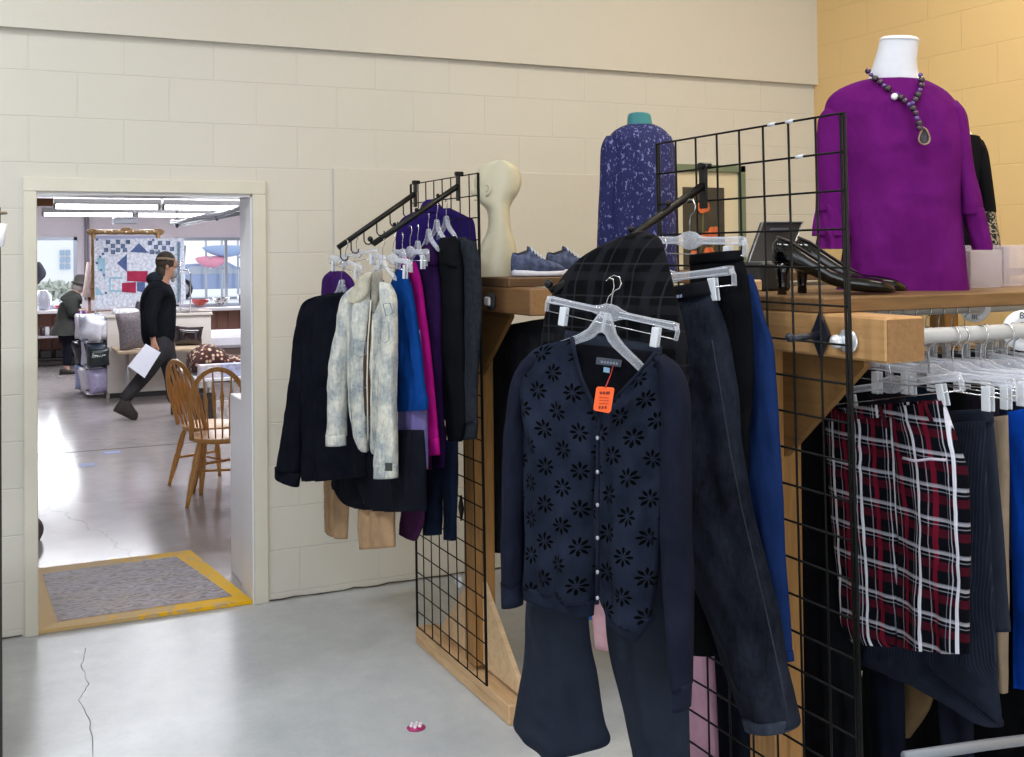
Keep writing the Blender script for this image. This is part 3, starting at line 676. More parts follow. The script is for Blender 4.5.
garment('pinstripe_skirt','dark blue-grey pinstripe garment hanging lower behind the plaid shorts','skirt',m_pin,('X',1.90),[
 ('body',[(850,430,985,420),(846,500,988,490),(843,560,992,560),(842,610,995,600),(843,640,996,640),(846,655,998,670),(880,672,999,690),(925,690,1000,712),(975,718,1001,728)],dict(b=.02,A=.009,k=6,seed=55,N=84))])
garment('grey_blue_pants','slate blue folded trousers hanging right next to the plaid shorts','trousers',fabric('#262c3a',.85,.3),('X',1.955),[
 ('waistband',[(945,411,993,409),(945,424,994,422)],dict(b=.016,A=.001,sub=3,top=1)),
 ('leg',[(945,420,993,418),(946,470,998,470),(948,520,1003,530),(952,580,1007,590),(960,625,1010,632)],dict(b=.018,A=.004,seed=57))])
garment('beige_pants','beige trousers hanging between the slate and bright blue clothes','trousers',fabric('#8c7c6a',.85,.3),('X',2.03),[
 ('leg',[(985,418,1008,415),(985,480,1009,480),(988,560,1009,560),(992,640,1009,640),(996,690,1008,694)],dict(b=.016,A=.004,seed=59))])
garment('bright_blue_top','bright royal blue garment at the right end of the near rack','top',fabric('#0b4bc0',.85,.3),('X',2.10),[
 ('body',[(1007,412,1040,406),(1009,460,1056,460),(1012,540,1060,540),(1013,620,1060,620),(1014,688,1060,690)],dict(b=.018,A=.005,seed=61))])
garment('black_dress','long black garment on the far rod, beside the rack post','dress',fabric('#0c0d12'),('X',1.86),[
 ('body',[(806,400,850,396),(803,440,856,430),(801,500,858,500),(800,600,860,600),(800,700,862,700),(800,800,864,800)],dict(b=.03,A=.008,seed=63,k=6))])
garment('long_slate_trousers','long dark slate trousers low behind the plaid shorts','trousers',fabric('#131724'),('X',1.98),[
 ('leg',[(868,600,900,600),(868,660,903,660),(870,720,905,720),(872,790,906,790)],dict(b=.02,A=.004,seed=65)),
 ('leg',[(930,600,965,600),(935,660,968,660),(940,720,972,720),(945,790,974,790)],dict(b=.02,A=.004,seed=66))])
garment('khaki_trousers','khaki trousers just showing low between dark clothes','trousers',fabric('#6d5a41'),('X',2.07),[
 ('leg',[(895,560,925,560),(898,640,928,640),(900,700,932,700),(902,738,910,738)],dict(b=.02,A=.004,seed=68))])
garment('black_skirt','black garment hanging low at the right under the near rack','skirt',m_blk,('X',2.16),[
 ('body',[(870,560,1060,560),(865,640,1060,640),(862,700,1060,700),(862,800,1060,800)],dict(b=.03,A=.008,seed=69,k=6))])
garment('pink_trousers','pale pink trousers hanging low behind the gridwall and jeans','trousers',fabric('#a98398',.85,.3),('X',1.74),[
 ('leg',[(688,480,716,480),(688,560,716,560),(688,640,714,640),(688,700,716,700),(690,800,720,800)],dict(b=.02,A=.004,seed=71))])
garment('navy_trousers','dark navy trousers beside the pale pink ones behind the gridwall','trousers',fabric('#161a28'),('X',1.84),[
 ('leg',[(705,440,770,440),(708,560,772,560),(712,660,774,660),(714,800,776,800)],dict(b=.03,A=.006,seed=73,k=5))])
# crowd of empty/loaded clip hangers on the near rod
gh='clip hangers crowded on the near rod'
hb=[]
for i in range(17):
    X=1.86+i*.043+rnd.uniform(-.008,.008); c=Vector((X,1.585+rnd.uniform(-.01,.01),1.472-.078-.0*i+.0))
    placeh(0,Vector((X,c.y,1.472+.017-.097)),R60(-90+rnd.uniform(-7,7)),R60(rnd.uniform(-2,2)),(rnd.uniform(.85,1.05),1,1),'clear plastic clip hanger packed on the near rack rod among others',gh)
for i in range(18):
    X=1.85+i*.055; placeh(0,Vector((X,2.26,1.472+.017-.097)),R60(-90+rnd.uniform(-7,7)),0,(.95,1,1),'clear plastic clip hanger on the far rod behind the near rack',gh+' far')
m_blk2=fabric('#101116')
for i in range(8):
    X=2.24+i*.12
    mb=MB(); cx_=2.26; R=[]
    for s,(hw,z) in enumerate(((.13,1.33),(.15,1.2),(.17,.9),(.19,.5))): R.append([Vector((X+.03*math.sin(2*PI*k/24),cx_+hw*math.cos(2*PI*k/24)+.01*math.sin(k),z)) for k in range(24)])
    mb.rings(R); tag(mb.build('hanging_trousers',[m_blk2,fabric('#2a2430'),fabric('#1d2a3c')][i%3]),'dark folded trousers on the far rod of the near rack','trousers','dark trousers on the far rod')
# size rings on the rod, reading 8L
def size_ring(px,py,txt,label):
    YR=2.26 if px<1000 else 1.585; q=onP(px,py,('Y',YR)); root=thing('size_ring',label,'size divider',(q.x,YR,q.z-.05))
    mb=MB(); R1=[];n=28
    cz=1.472-.0; c=Vector((q.x,YR,cz)); rot=Matrix.Rotation(R60(58),3,'Z')
    outer=[];inner=[]
    for d in (-.001,.001):
        outer.append([c+rot@Vector((d,.046*math.cos(2*PI*k/n),.046*math.sin(2*PI*k/n))) for k in range(n)])
        inner.append([c+rot@Vector((d,.019*math.cos(2*PI*k/n),.019*math.sin(2*PI*k/n))) for k in range(n)])
    mb.rings([outer[0],outer[1],inner[1],inner[0]],closed=True,cap=False); mb.build('ring',plain('#e9edf4',.35),root)
    cu=bpy.data.curves.new('t','FONT'); cu.body=txt; cu.size=.021; cu.extrude=.0004; cu.align_x='CENTER'; cu.align_y='CENTER'
    t=bpy.data.objects.new('tmp_text',cu); C.objects.link(t); dg=bpy.context.evaluated_depsgraph_get(); me=bpy.data.meshes.new_from_object(t.evaluated_get(dg)); bpy.data.objects.remove(t)
    for sgn in (-1,):
        o=bpy.data.objects.new('size_text',me); C.objects.link(o); me.materials.clear(); me.materials.append(plain('#23262e',.5)); o.parent=root
        base=Matrix(((0,0,-1),(-1,0,0),(0,1,0)))   # text x -> -Y, y -> +Z, normal -> -X
        mw=Matrix.Translation(c+rot@Vector((-.0018,0,.033 if px>1000 else -.030)) - root.location)@(rot@base).to_4x4(); o.matrix_local=mw
size_ring(975,318,'8L','white round size divider lettered 8L, half hidden behind the near rod')
size_ring(1024,320,'8L','white round size divider at the photo edge of the near rod')
def pais():
    s=NT('paisley'); v=s.coord(); n=s.noise(v,38,3,.6); w_=s.math('SINE',s.math('MULTIPLY',n,34)); return s.fin(s.mix(s.math('GREATER_THAN',w_,.15),lin('#17171a'),lin('#a3967e')),.85)
# ================================================================== FAR ARM CLOTHES
PN=(1.325,3.90,R60(-72)); PD=(1.335,3.483,R60(-70)); 
m_nv=fabric('#0e111b',.92,.6,.15)
garment('navy_jacket','dark navy jacket on the far arm nearest the doorway','jacket',m_nv,PN,[
 ('body',[(334,293,350,292),(318,297,360,296),(308,305,364,305),(304,330,366,330),(303,380,368,380),(303,430,370,430),(302,470,370,466),(303,481,371,476)],dict(b=.055,A=.014,k=5,seed=81,N=72)),
 ('sleeve',[(314,297,330,294),(302,305,322,302),(296,325,316,325),(292,360,311,360),(287,400,308,400),(281,440,304,440),(276,468,301,474)],dict(b=.04,A=.007,k=3,seed=83,off=-.015)),
 ('cuff',[(275,466,301,474),(275,476,299,488)],dict(b=.03,A=.001,sub=4,top=1,off=-.015)),
 ('collar',[(328,293,352,293),(326,299,356,299)],dict(b=.05,A=.002,sub=4,top=1))])
placeh(1,onP(342,288,PN)+Vector((0,0,0)),R60(-72),0,(.55,1,1),'white plastic hanger in the neck of the dark navy jacket')
garment('violet_top','violet top just showing above the dark navy jacket','top',fabric('#3a1a5c'),('X',1.345),[
 ('body',[(330,271,344,271),(324,277,352,279),(322,287,356,290),(322,300,356,305),(324,340,356,340),(328,420,356,420)],dict(b=.02,A=.004,seed=85))])
dj=garment('denim_jacket','pale acid wash denim jacket on the near waterfall arm','jacket',m_acid,PD,[
 ('lining',[(362,284,384,280),(358,300,388,300),(360,340,386,340),(362,380,384,380),(364,415,380,415)],dict(b=.03,A=.003,k=5,seed=90,off=.01),fabric('#4b3d33',.95)),
 ('front_panel',[(358,285,372,280),(347,300,375,300),(346,330,372,332),(347,370,369,370),(349,400,369,402),(353,430,369,436),(360,447,367,453)],dict(b=.035,A=.010,k=6,seed=91,N=72,off=-.02)),
 ('front_panel',[(376,290,386,286),(374,312,390,310),(372,350,390,350),(371,400,388,400),(371,440,382,440),(372,452,377,456)],dict(b=.03,A=.008,k=6,seed=92,N=72,off=-.03)),
 ('sleeve',[(351,288,362,284),(341,300,356,297),(336,325,353,325),(332,360,349,362),(329,400,347,402),(326,436,346,437)],dict(b=.04,A=.008,k=4,seed=93,off=-.04)),
 ('cuff',[(326,434,346,435),(326,445,346,446)],dict(b=.032,A=.001,sub=4,top=1,off=-.04)),
 ('sleeve',[(380,281,390,284),(379,294,396,298),(381,320,397,320),(379,360,397,362),(377,400,397,402),(375,440,398,442),(374,466,398,466)],dict(b=.035,A=.008,k=4,seed=95,off=-.065)),
 ('cuff',[(374,464,398,464),(374,478,398,478)],dict(b=.03,A=.001,sub=4,top=1,off=-.065)),
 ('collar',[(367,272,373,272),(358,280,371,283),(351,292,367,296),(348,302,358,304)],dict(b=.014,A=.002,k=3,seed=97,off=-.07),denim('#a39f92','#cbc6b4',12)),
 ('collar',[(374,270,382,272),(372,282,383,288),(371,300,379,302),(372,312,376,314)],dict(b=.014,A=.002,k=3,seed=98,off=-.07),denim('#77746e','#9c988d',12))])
def sh2(pl,d): return shift(pl,d)
m_st=denim('#5d6c7b','#8795a0',12)
for pts,d_,w_ in ((((350,302),(350,340),(350,390),(352,425)),.062,.0022),(((371,300),(368,340),(367,380),(368,440)),.064,.004),(((373,320),(372,360),(371,400),(372,445)),.068,.004),
  (((353,340),(366,342)),.062,.0018),(((353,340),(354,354),(360,358),(366,354),(366,342)),.062,.0016),(((381,322),(381,340),(385,343),(389,340),(389,322),(381,322)),.106,.0016),(((383,304),(390,303),(393,313),(386,316),(383,304)),.104,.0022),(((352,385),(367,388)),.062,.002)):
    mb=MB(); mb.tube([onP(x,y,sh2(PD,d_)) for x,y in pts],w_,6,flat=.5); mb.build('placket_seam' if w_>.003 else 'stitched_seam',denim('#c3c1b6','#e0ddd0',12) if w_>.003 else m_st,dj)
q=[onP(*p,sh2(PD,.100)) for p in ((385,463),(392,463),(392,471),(385,471))]; mb=MB(); mb.prism(q,Vector((.003,.003,0))); mb.build('sleeve_patch',plain('#3c4440',.7),dj)
garment('royal_blue_top','bright royal blue top on the near arm next to the denim jacket','top',fabric('#083a80',.85,.4),('X',1.415),[
 ('body',[(398,268,406,270),(391,282,412,290),(388,300,416,315),(389,330,420,345),(390,360,423,370),(391,388,426,390),(390,402,428,400),(389,412,428,410)],dict(b=.028,A=.008,k=4,seed=101))])
garment('lavender_sweater','lavender grey sweater sleeve below the royal blue top','sweater',fabric('#7068a0',.9,.4),('X',1.43),[
 ('body',[(402,330,420,330),(400,380,424,380),(399,420,427,420),(398,455,428,452)],dict(b=.03,A=.005,k=3,seed=103)),
 ('cuff',[(398,452,428,449),(399,477,428,468)],dict(b=.028,A=.002,sub=4,top=1))])
garment('magenta_top','bright magenta long sleeved top on the near arm','top',fabric('#a8127c',.85,.4),('X',1.475),[
 ('body',[(411,262,416,262),(411,275,422,285),(412,300,426,315),(415,330,430,345),(418,370,434,380),(421,410,437,415),(423,440,439,440)],dict(b=.02,A=.004,k=3,seed=105)),
 ('sleeve',[(402,256,408,256),(402,270,410,272),(404,290,411,295),(408,320,413,325)],dict(b=.015,A=.002,k=3,seed=106,off=-.02)),
 ('cuff',[(423,438,439,438),(425,456,440,455)],dict(b=.018,A=.001,sub=4,top=1))])
garment('maroon_top','dark maroon top behind the bright magenta one','top',fabric('#3a0f2e'),('X',1.500),[
 ('body',[(407,268,414,266),(404,290,418,290),(405,340,422,340),(410,400,428,400),(414,470,432,470)],dict(b=.015,A=.003,seed=107))])
garment('dark_purple_top','dark purple hooded top between magenta and black ones','top',fabric('#230e38'),('X',1.522),[
 ('body',[(424,246,432,244),(420,256,437,262),(422,280,441,290),(424,330,442,330),(428,400,443,400),(432,440,446,440),(434,468,446,468)],dict(b=.022,A=.004,k=3,seed=109)),
 ('hood',[(423,246,433,244),(419,252,438,256),(421,262,438,266)],dict(b=.035,A=.003,sub=4,seed=110,off=-.01))])
garment('black_hoodie','black hooded sweatshirt on the near arm','sweatshirt',fabric('#0e1015',.95,.5),('X',1.556),[
 ('body',[(442,238,454,236),(438,248,462,262),(440,280,463,300),(442,330,464,330),(444,380,465,380),(446,420,466,420),(448,440,462,442)],dict(b=.022,A=.004,k=3,seed=113)),
 ('hood',[(441,238,456,236),(438,247,461,254),(441,262,462,268)],dict(b=.03,A=.003,sub=4,seed=114,off=-.012))])
garment('charcoal_cardigan','charcoal heather knit cardigan beside the gridwall edge and mannequin head','cardigan',fabric('#23272f',.95,.5,.2,400,60),('X',1.592),[
 ('body',[(457,238,466,237),(455,250,474,250),(456,290,478,285),(458,330,480,330),(460,380,478,380),(461,425,478,424)],dict(b=.022,A=.004,k=3,seed=117)),
 ('sleeve',[(464,240,475,241),(464,255,480,262),(465,300,482,310),(463,350,480,350),(462,390,478,390),(461,424,478,422)],dict(b=.02,A=.004,k=3,seed=118,off=-.015)),
 ('cuff',[(461,421,478,420),(462,440,477,439)],dict(b=.018,A=.001,sub=4,top=1,off=-.015))])
garment('indigo_jacket','indigo fleece jacket hung behind the two black waterfall arms','jacket',fabric('#231655',.95,.4),(1.60,3.72,R60(-56)),[
 ('collar',[(426,200,436,199),(421,206,441,206),(420,214,446,212)],dict(b=.03,A=.003,sub=4,seed=119)),
 ('body',[(418,210,450,208),(402,219,466,216),(397,232,474,222),(395,260,477,250),(395,300,478,300),(396,350,478,350),(400,420,476,420)],dict(b=.03,A=.01,k=5,seed=121,N=72))])
# lower layer under the short tops
garment('black_trousers','black trousers hanging low under the denim jacket','trousers',fabric('#12151f'),('X',1.40),[
 ('leg',[(345,430,400,430),(338,460,402,460),(331,484,400,490),(340,500,402,508),(352,507,402,512)],dict(b=.03,A=.007,k=4,seed=123)),
 ('leg',[(392,430,424,430),(390,470,426,470),(388,500,426,506),(392,511,426,511)],dict(b=.025,A=.005,k=3,seed=124,off=-.02))])
garment('khaki_pants','light khaki pants with two legs below the navy jacket','trousers',fabric('#ab8d6e',.85,.35),('X',1.42),[
 ('leg',[(326,440,350,440),(325,480,350,480),(324,510,349,512),(324,531,348,540)],dict(b=.03,A=.006,k=3,seed=125)),
 ('leg',[(358,440,394,440),(359,480,395,480),(360,520,395,520),(361,549,396,547)],dict(b=.035,A=.007,k=3,seed=126))])
garment('plum_corduroys','plum corduroy trousers low beside the gridwall','trousers',fabric('#3d1d3f'),('X',1.50),[
 ('leg',[(404,470,426,470),(403,500,425,500),(401,520,424,522),(400,532,417,542)],dict(b=.02,A=.003,k=3,seed=127))])
garment('blue_jeans','dark blue jeans hanging at the gridwall beside the pine post','jeans',m_djean,('X',1.55),[
 ('leg',[(424,440,443,440),(424,470,443,470),(424,500,442,500),(424,535,441,535)],dict(b=.022,A=.004,k=3,seed=129)),
 ('leg',[(441,440,458,440),(442,470,458,470),(443,500,457,500),(444,539,456,541)],dict(b=.022,A=.004,k=3,seed=130,off=-.01))])
for (x,y,X,lb) in ((384,262,1.335,'clear hanger rising from the denim jacket collar'),(400,256,1.415,'clear hanger of the royal blue top'),(412,248,1.475,'clear hanger of the bright magenta top'),(427,236,1.520,'clear hanger of the dark purple hooded top'),(446,226,1.553,'clear hanger of the black hooded sweatshirt'),(458,222,1.592,'white hanger of the charcoal heather cardigan')):
    c=onP(x,y,('X',X)); c.y=3.483; placeh(1,c,R60(-90 if X>1.4 else -75),R60((x%7)-3),(.42,1,.8),lb)
c=onP(418,264,('X',1.44)); placeh(0,Vector((1.445,3.483,1.66)),R60(-84),0,(.7,1,1),'clear clip hanger among the bright tops on the near waterfall arm')
placeh(0,Vector((1.335,3.898,1.625)),R60(-82),R60(8),(.75,1,.9),'clear clip hanger at the low end of the far waterfall arm')
placeh(0,Vector((1.385,3.898,1.655)),R60(-75),R60(-6),(.75,1,.9),'second clear clip hanger from the low end of the far waterfall arm')
placeh(0,Vector((1.375,3.483,1.635)),R60(-84),R60(5),(.75,1,1),'clear clip hanger right behind the denim jacket collar')

# ================================================================== REAR RACK CLOTHES (seen past the lace cardigan)
garment('black_blazer','black blazer on the rear rack between the pine post and the lace cardigan','blazer',fabric('#1c1d23'),('X',1.83),[
 ('body',[(508,325,548,318),(496,350,575,335),(490,380,585,350),(488,440,600,440),(488,500,600,500),(490,540,590,540),(492,552,560,556)],dict(b=.03,A=.008,k=5,seed=141))])
garment('charcoal_coat','charcoal coat on the rear rack just behind the black blazer','coat',fabric('#2f3035'),('X',1.95),[
 ('body',[(514,330,560,320),(505,360,590,340),(500,420,610,420),(503,500,610,500),(510,548,600,548)],dict(b=.03,A=.008,k=5,seed=143))])
garment('light_blue_top','light blue garment glimpsed between the dark slacks legs','top',fabric('#4a7fd0'),('X',2.15),[
 ('body',[(560,540,600,540),(570,580,596,580),(582,618,594,620)],dict(b=.02,A=.003,seed=145))])
garment('rose_skirt','pale rose garment glimpsed between the dark slacks legs','skirt',fabric('#d3a9b6'),('X',2.05),[
 ('body',[(585,560,625,560),(590,600,622,600),(596,648,618,652)],dict(b=.02,A=.003,seed=147))])
for i in range(7):
    X=1.82+i*.06; placeh(0,Vector((X,3.10,1.478+.017-.097)),R60(-90+rnd.uniform(-10,10)),R60(rnd.uniform(-4,4)),(.7,1,1),'clear plastic clip hanger on the near rod of the rear rack','clip hangers on the rear rack')
for i in range(6):
    X=2.1+i*.13; mb=MB(); R=[]
    for s,(hw,z) in enumerate(((.13,1.32),(.18,1.2),(.20,.9),(.21,.62))): R.append([Vector((X+.028*math.sin(2*PI*k/24),3.10+hw*math.cos(2*PI*k/24)+.008*math.sin(k*1.7),z)) for k in range(24)])
    mb.rings(R); tag(mb.build('hanging_shirt',[m_blk2,fabric('#2b2d33')][i%2]),'dark shirt hanging on the near rod of the rear rack','shirt','dark shirts on the rear rack')

# ================================================================== SHELF DISPLAYS
def outline_body(mb,rows,px,D,b,**kw): cloth(mb,rows,facing(px,D),b=b,comp=False,top=1,**kw)
# --- magenta top on a white bust form
D1=math.hypot(2.18,1.95); PM=facing(896,D1)
base=onP(900,291,PM); ZT=1.552
man=thing('bust_form','white bust form wearing the purple ruffled top','mannequin',(base.x,base.y,ZT))
mb=MB(); cloth(mb,[(40,880,919),(50,877.5,918),(62,874,917),(74,870,919),(84,866,926),(92,856,936),(104,845,948),(120,838,956),(200,848,958),(285,850,960)],PM,b=[.044,.044,.046,.048,.05,.06,.075,.085,.085,.085],comp=False,top=1,A=0,N=40,sub=5); mb.build('torso',plain('#cfd1da',.6,bump=.05),man)
mb=MB(); cloth(mb,[(38.5,881,918),(40,879.5,919.5),(41.5,880,919)],PM,b=.048,comp=False,top=1,A=0,sub=3); mb.build('neck_cap',plain('#f0f0f4',.5),man)
m_mag=fabric('#5f1364',.9,.5,.12,500,8)
gt=garment('ruffle_top','bright purple knit top with ruffled sleeves on the white bust form','top',m_mag,PM,[
 ('body',[(80.5,866,925),(82.5,857,931),(86,847,938),(91,837,946),(98,829,953),(107,825,959),(120,824,963),(145,832,964),(180,838,963),(210,842,962),(240,843,964),(270,839,967),(292,836,970)],dict(b=[.056,.06,.066,.074,.085,.095,.10,.105,.105,.108,.11,.112,.115],comp=False,top=1,A=.006,k=2,seed=151,N=96,sub=7,e=2.1)),
 ('sleeve',[(106,828,842),(118,819,846),(135,817,852),(165,816,850),(190,816,850),(212,815,852)],dict(b=.05,comp=False,A=.005,k=4,seed=153,off=-.02)),
 ('ruffle',[(203,817,846),(222,814,858),(236,813,864)],dict(b=(.045,.07),comp=False,top=1,A=.014,k=9,seed=155,grow=3,off=-.02)),
 ('ruffle',[(226,820,848),(240,816,860),(249,815,862)],dict(b=(.04,.065),comp=False,top=1,A=.014,k=9,seed=157,grow=3,off=-.03)),
 ('sleeve',[(101,944,958),(115,948,967),(140,952,970),(170,954,975),(195,958,981),(215,960,984)],dict(b=.05,comp=False,A=.005,k=4,seed=159,off=.01)),
 ('ruffle',[(208,960,984),(228,966,989),(246,971,993),(250,972,992)],dict(b=.045,comp=False,top=1,A=.004,k=7,seed=161,off=.01))])
mb=MB(); pn=[onP(x,y,PM) for x,y in ((862,80),(872,86),(885,89),(897,90),(910,89),(921,85),(926,80))]
nrm=Vector((-ray(896,90).x,-ray(896,90).y,0)).normalized()
nk=thing('necklace','beaded purple necklace with large teardrop pendant on the white bust form','necklace',onP(918,110,PM)+nrm*.12)
beads=[(868,71),(871,74.5),(875,78.5),(880,82),(884,85.5),(888,88.5),(892,92),(897,94.5),(901,97.5),(905,101),(909,104.5),(913,108.5),(915.5,113),(917,118),(919,123.5),(919.5,128)]
beads2=[(920.5,75),(921.5,80),(921.5,85),(920,90),(918,95),(915.5,99.5),(912.5,103)]
def dfront(x,y):
    t=min(1,max(0,(y-72)/45)); return .052+.078*t**.8
for i,(x,y) in enumerate(beads+beads2):
    if i in (6,): continue
    mb=MB(); d=dfront(x,y); p=onP(x,y,PM)+nrm*d; p=O+(p-O)*1.0
    r=ray(x,y); hh=Vector((r.x,r.y,0)).length; tt=(D1-d)/hh; p=O+r*tt
    mb.ball(p,(.0078,.006,.0088)[i%3],6); mb.build('bead',plain(('#3a1c3a','#5d3f86','#2a1a28')[i%3],.2,.1,.8),nk)
def pmf(x,y,d): r=ray(x,y); return O+r*((D1-d)/Vector((r.x,r.y,0)).length)
mb=MB(); mb.ball(pmf(894.5,96.5,.10),.0085,6,sc=(1,1,1)); mb.build('white_bead',plain('#f2f0f8',.2,0,.8),nk)
mb=MB(); mb.tube([pmf(x,y,dfront(x,y)-.003) for x,y in beads],.0014,5); mb.tube([pmf(x,y,dfront(x,y)-.003) for x,y in beads2],.0014,5); mb.build('cord',plain('#2a1c22',.6),nk)
tear=[(921,126)]+[(924.3+6.6*math.sin(t)*(1 if t<0 or 1 else 1)*min(1,.35+.65*(1-math.cos(t))/1.6)-1.2*math.cos(t)*.0, 136-8.6*math.cos(t)) for t in [2*PI*i/20 for i in range(2,19)]]
mb=MB(); mb.tube([pmf(x,y,.128) for x,y in tear],.0024,6,closed=True); mb.build('pendant_rim',plain('#9a8672',.3,.8),nk)
mb=MB(); mb.prism([pmf(x,y,.124) for x,y in tear],-nrm*.004); mb.build('pendant_stone',plain('#251a2c',.25,.2,.8,.4,400,.5),nk)
# --- clear bins
m_bin=clear('#efe4ee',.16,.06,'clear_acrylic')
for (x0,x1,y0,y1,Y,lb) in ((971,1003,250,291,1.90,'clear acrylic bin beside the purple top'),(1004,1044,245,291,1.93,'clear acrylic bin at the photo edge next to a smaller one')):
    a=onY(x0,y1,Y); b=onY(x1,y1,Y); t=onY(x0,y0,Y).z
    root=thing('acrylic_bin',lb,'bin',((a.x+b.x)/2,Y,ZT)); th=.003; dy=.13
    mb=MB(); mb.bbox(a.x,b.x,Y,Y+dy,ZT,ZT+th,.001); mb.build('floor_panel',m_bin,root)
    mb=MB(); mb.bbox(a.x,b.x,Y,Y+th,ZT,t,.001); mb.bbox(a.x,b.x,Y+dy-th,Y+dy,ZT,t,.001); mb.bbox(a.x,a.x+th,Y,Y+dy,ZT,t,.001); mb.bbox(b.x-th,b.x,Y,Y+dy,ZT,t,.001); mb.build('side_panel',m_bin,root)
    for k in range(3):
        xx=a.x+(b.x-a.x)*(.3+.2*k); mb=MB(); mb.bbox(xx,xx+.002,Y+.02,Y+dy-.02,ZT+.004,t-.004,.0006); mb.build('divider',m_bin,root)
# --- black mannequin behind
D2=3.42; PB=facing(950,D2)
g=onP(950,285,PB)
bm=thing('bust_form','pale bust form behind the purple top, dressed in black','mannequin',(g.x,g.y,ZT))
mb=MB(); cloth(mb,[(112,932,966),(128,930,968),(140,915,976),(160,908,980),(288,915,975)],PB,b=.09,comp=False,top=1,A=0); mb.build('torso',plain('#dcd3cb',.6),bm)
garment('black_cardigan','black cardigan with paisley cuffs behind the purple top','cardigan',fabric('#131316'),PB,[
 ('body',[(137,912,980),(148,903,984),(170,900,983),(220,904,980),(290,900,982)],dict(b=.105,comp=False,top=1,A=.006,seed=171)),
 ('sleeve',[(140,972,983),(152,972,988),(175,974,992),(200,976,995),(212,978,996)],dict(b=.05,comp=False,A=.004,k=3,seed=173)),
 ('paisley_cuff',[(206,978,995),(222,980,997),(240,984,1000),(250,986,1001)],dict(b=.045,comp=False,top=1,A=.003,k=3,seed=175),pais())])
# --- folded black purse / easel frame and pumps on near shelf
root=thing('desk_photo','black photo frame seen from behind, leaning back on the near shelf','picture frame',(onY(775,288,2.10)))
q=[onY(748,262,2.10),onY(762,222.5,2.16),onY(802,222,2.16),onY(787,262,2.10)]; mb=MB(); mb.prism(q,Vector((.004,.012,0))); mb.build('back_panel',plain('#17181b',.5),root)
mb=MB(); mb.tube([q[0]-Vector((0,.003,0)),q[1]-Vector((0,.003,0)),q[2]-Vector((0,.003,0)),q[3]-Vector((0,.003,0))],.0025,6,closed=True); mb.build('rim',plain('#8b9098',.3,.8),root)
q=[onY(771,228,2.14),onY(789,228,2.14),onY(786,232,2.135),onY(768,232,2.135)]; mb=MB(); mb.prism(q,Vector((-.001,-.004,0))); mb.build('maker_plate',plain('#6b7078',.3,.6),root)
mb=MB(); a_=onY(768,262,2.08); mb.bbox(a_.x-.05,a_.x+.05,2.05,2.15,ZT,a_.z,.006); mb.build('stand_block',plain('#1b1c20',.5),root)
m_pat=plain('#030406',.10,0,.5)
def pump(label,x0,y0,x1,y1,zt0,wd=.036):
    root=thing('patent_pump',label,'shoe',(x0,y0,ZT)); d=Vector((x1-x0,y1-y0,0)); L=d.length; d.normalize(); s_=Vector((-d.y,d.x,0))
    mb=MB(); R=[]
    for t,w,zb,h in ((0,.012,.072,.050),(.04,.024,.070,.062),(.14,.030,.064,.058),(.3,.029,.046,.046),(.45,.031,.024,.040),(.6,.036,.010,.036),(.75,.038,.005,.037),(.88,.030,.004,.030),(.96,.018,.004,.020),(1,.005,.005,.010)):
        c=Vector((x0,y0,ZT))+d*(L*t); ring=[]
        for k in range(20):
            f=2*PI*k/20; cc=math.cos(f); ss=math.sin(f); z=zb+(h*.5)*(1+math.copysign(abs(ss)**.7,ss)); ring.append(c+s_*(w*math.copysign(abs(cc)**.8,cc))+Vector((0,0,z)))
        R.append(ring)
    mb.rings(R); mb.build('upper',m_pat,root)
    mb=MB(); R=[]
    for t,w,z in ((.04,.014,.136),(.14,.020,.1245),(.3,.019,.0945),(.45,.020,.0675),(.56,.016,.050)):
        c=Vector((x0,y0,ZT+z-.002))+d*(L*t); R.append([c+s_*(w*math.cos(2*PI*k/12))+d*(.012*math.sin(2*PI*k/12)*0)+Vector((0,0,.004*math.sin(2*PI*k/12))) for k in range(12)])
    mb.rings(R); mb.build('insole',plain('#3a3436',.6),root)
    mb=MB(); c=Vector((x0,y0,ZT))+d*(L*.07); mb.lathe([(.011,0),(.010,.02),(.013,.05),(.02,.073)],c,14); mb.build('heel',m_pat,root)
    return root
pump('black patent high heeled pump nearest the gridwall on the shelf',1.70,1.885,1.93,1.745,0)
pump('black patent high heeled pump just behind its mate on the shelf',1.80,1.925,2.01,1.785,0)
mb=MB(); q=onY(748,285,2.06); mb.bbox(q.x-.05,q.x+.03,2.04,2.10,ZT,ZT+.03,.004); tag(mb.build('wood_block',m_pine),'short pine block on the near shelf below the black photo frame','block')
# --- head mannequin
ZQ=1.566; hd=onY(499,277,3.42); hx=hd.x
def outl(rows,px,D,b,name,mat,parent,**kw):
    mb=MB(); cloth(mb,rows,facing(px,D),b=b,comp=False,top=1,**kw); return mb.build(name,mat,parent)
DH=math.hypot(hx,3.42); m_cream=plain('#bdb8a2',.3,0,.5)
hm=thing('head_form','glossy cream mannequin head on the rear shelf beside the gridwall','mannequin',(hx,3.42,ZQ))
outl([(161.5,494,506),(163,487,511.5),(165.5,481.5,515.5),(170,478,519.5),(177,475,521.5),(184,474,521.5),(192,475,519),(198,477,515),(203,480,512),(207,484,510.5),(212,487,510),(222,488,510.5),(232,486.5,512),(242,482,515.5),(255,476,517),(267,471,517.5),(277,469,517.5)],498,DH,.068,'head_and_neck',m_cream,hm,A=0,sub=5,N=48)
pH=facing(498,DH); rv=ray(490,190); nr=Vector((-rv.x,-rv.y,0)).normalized()
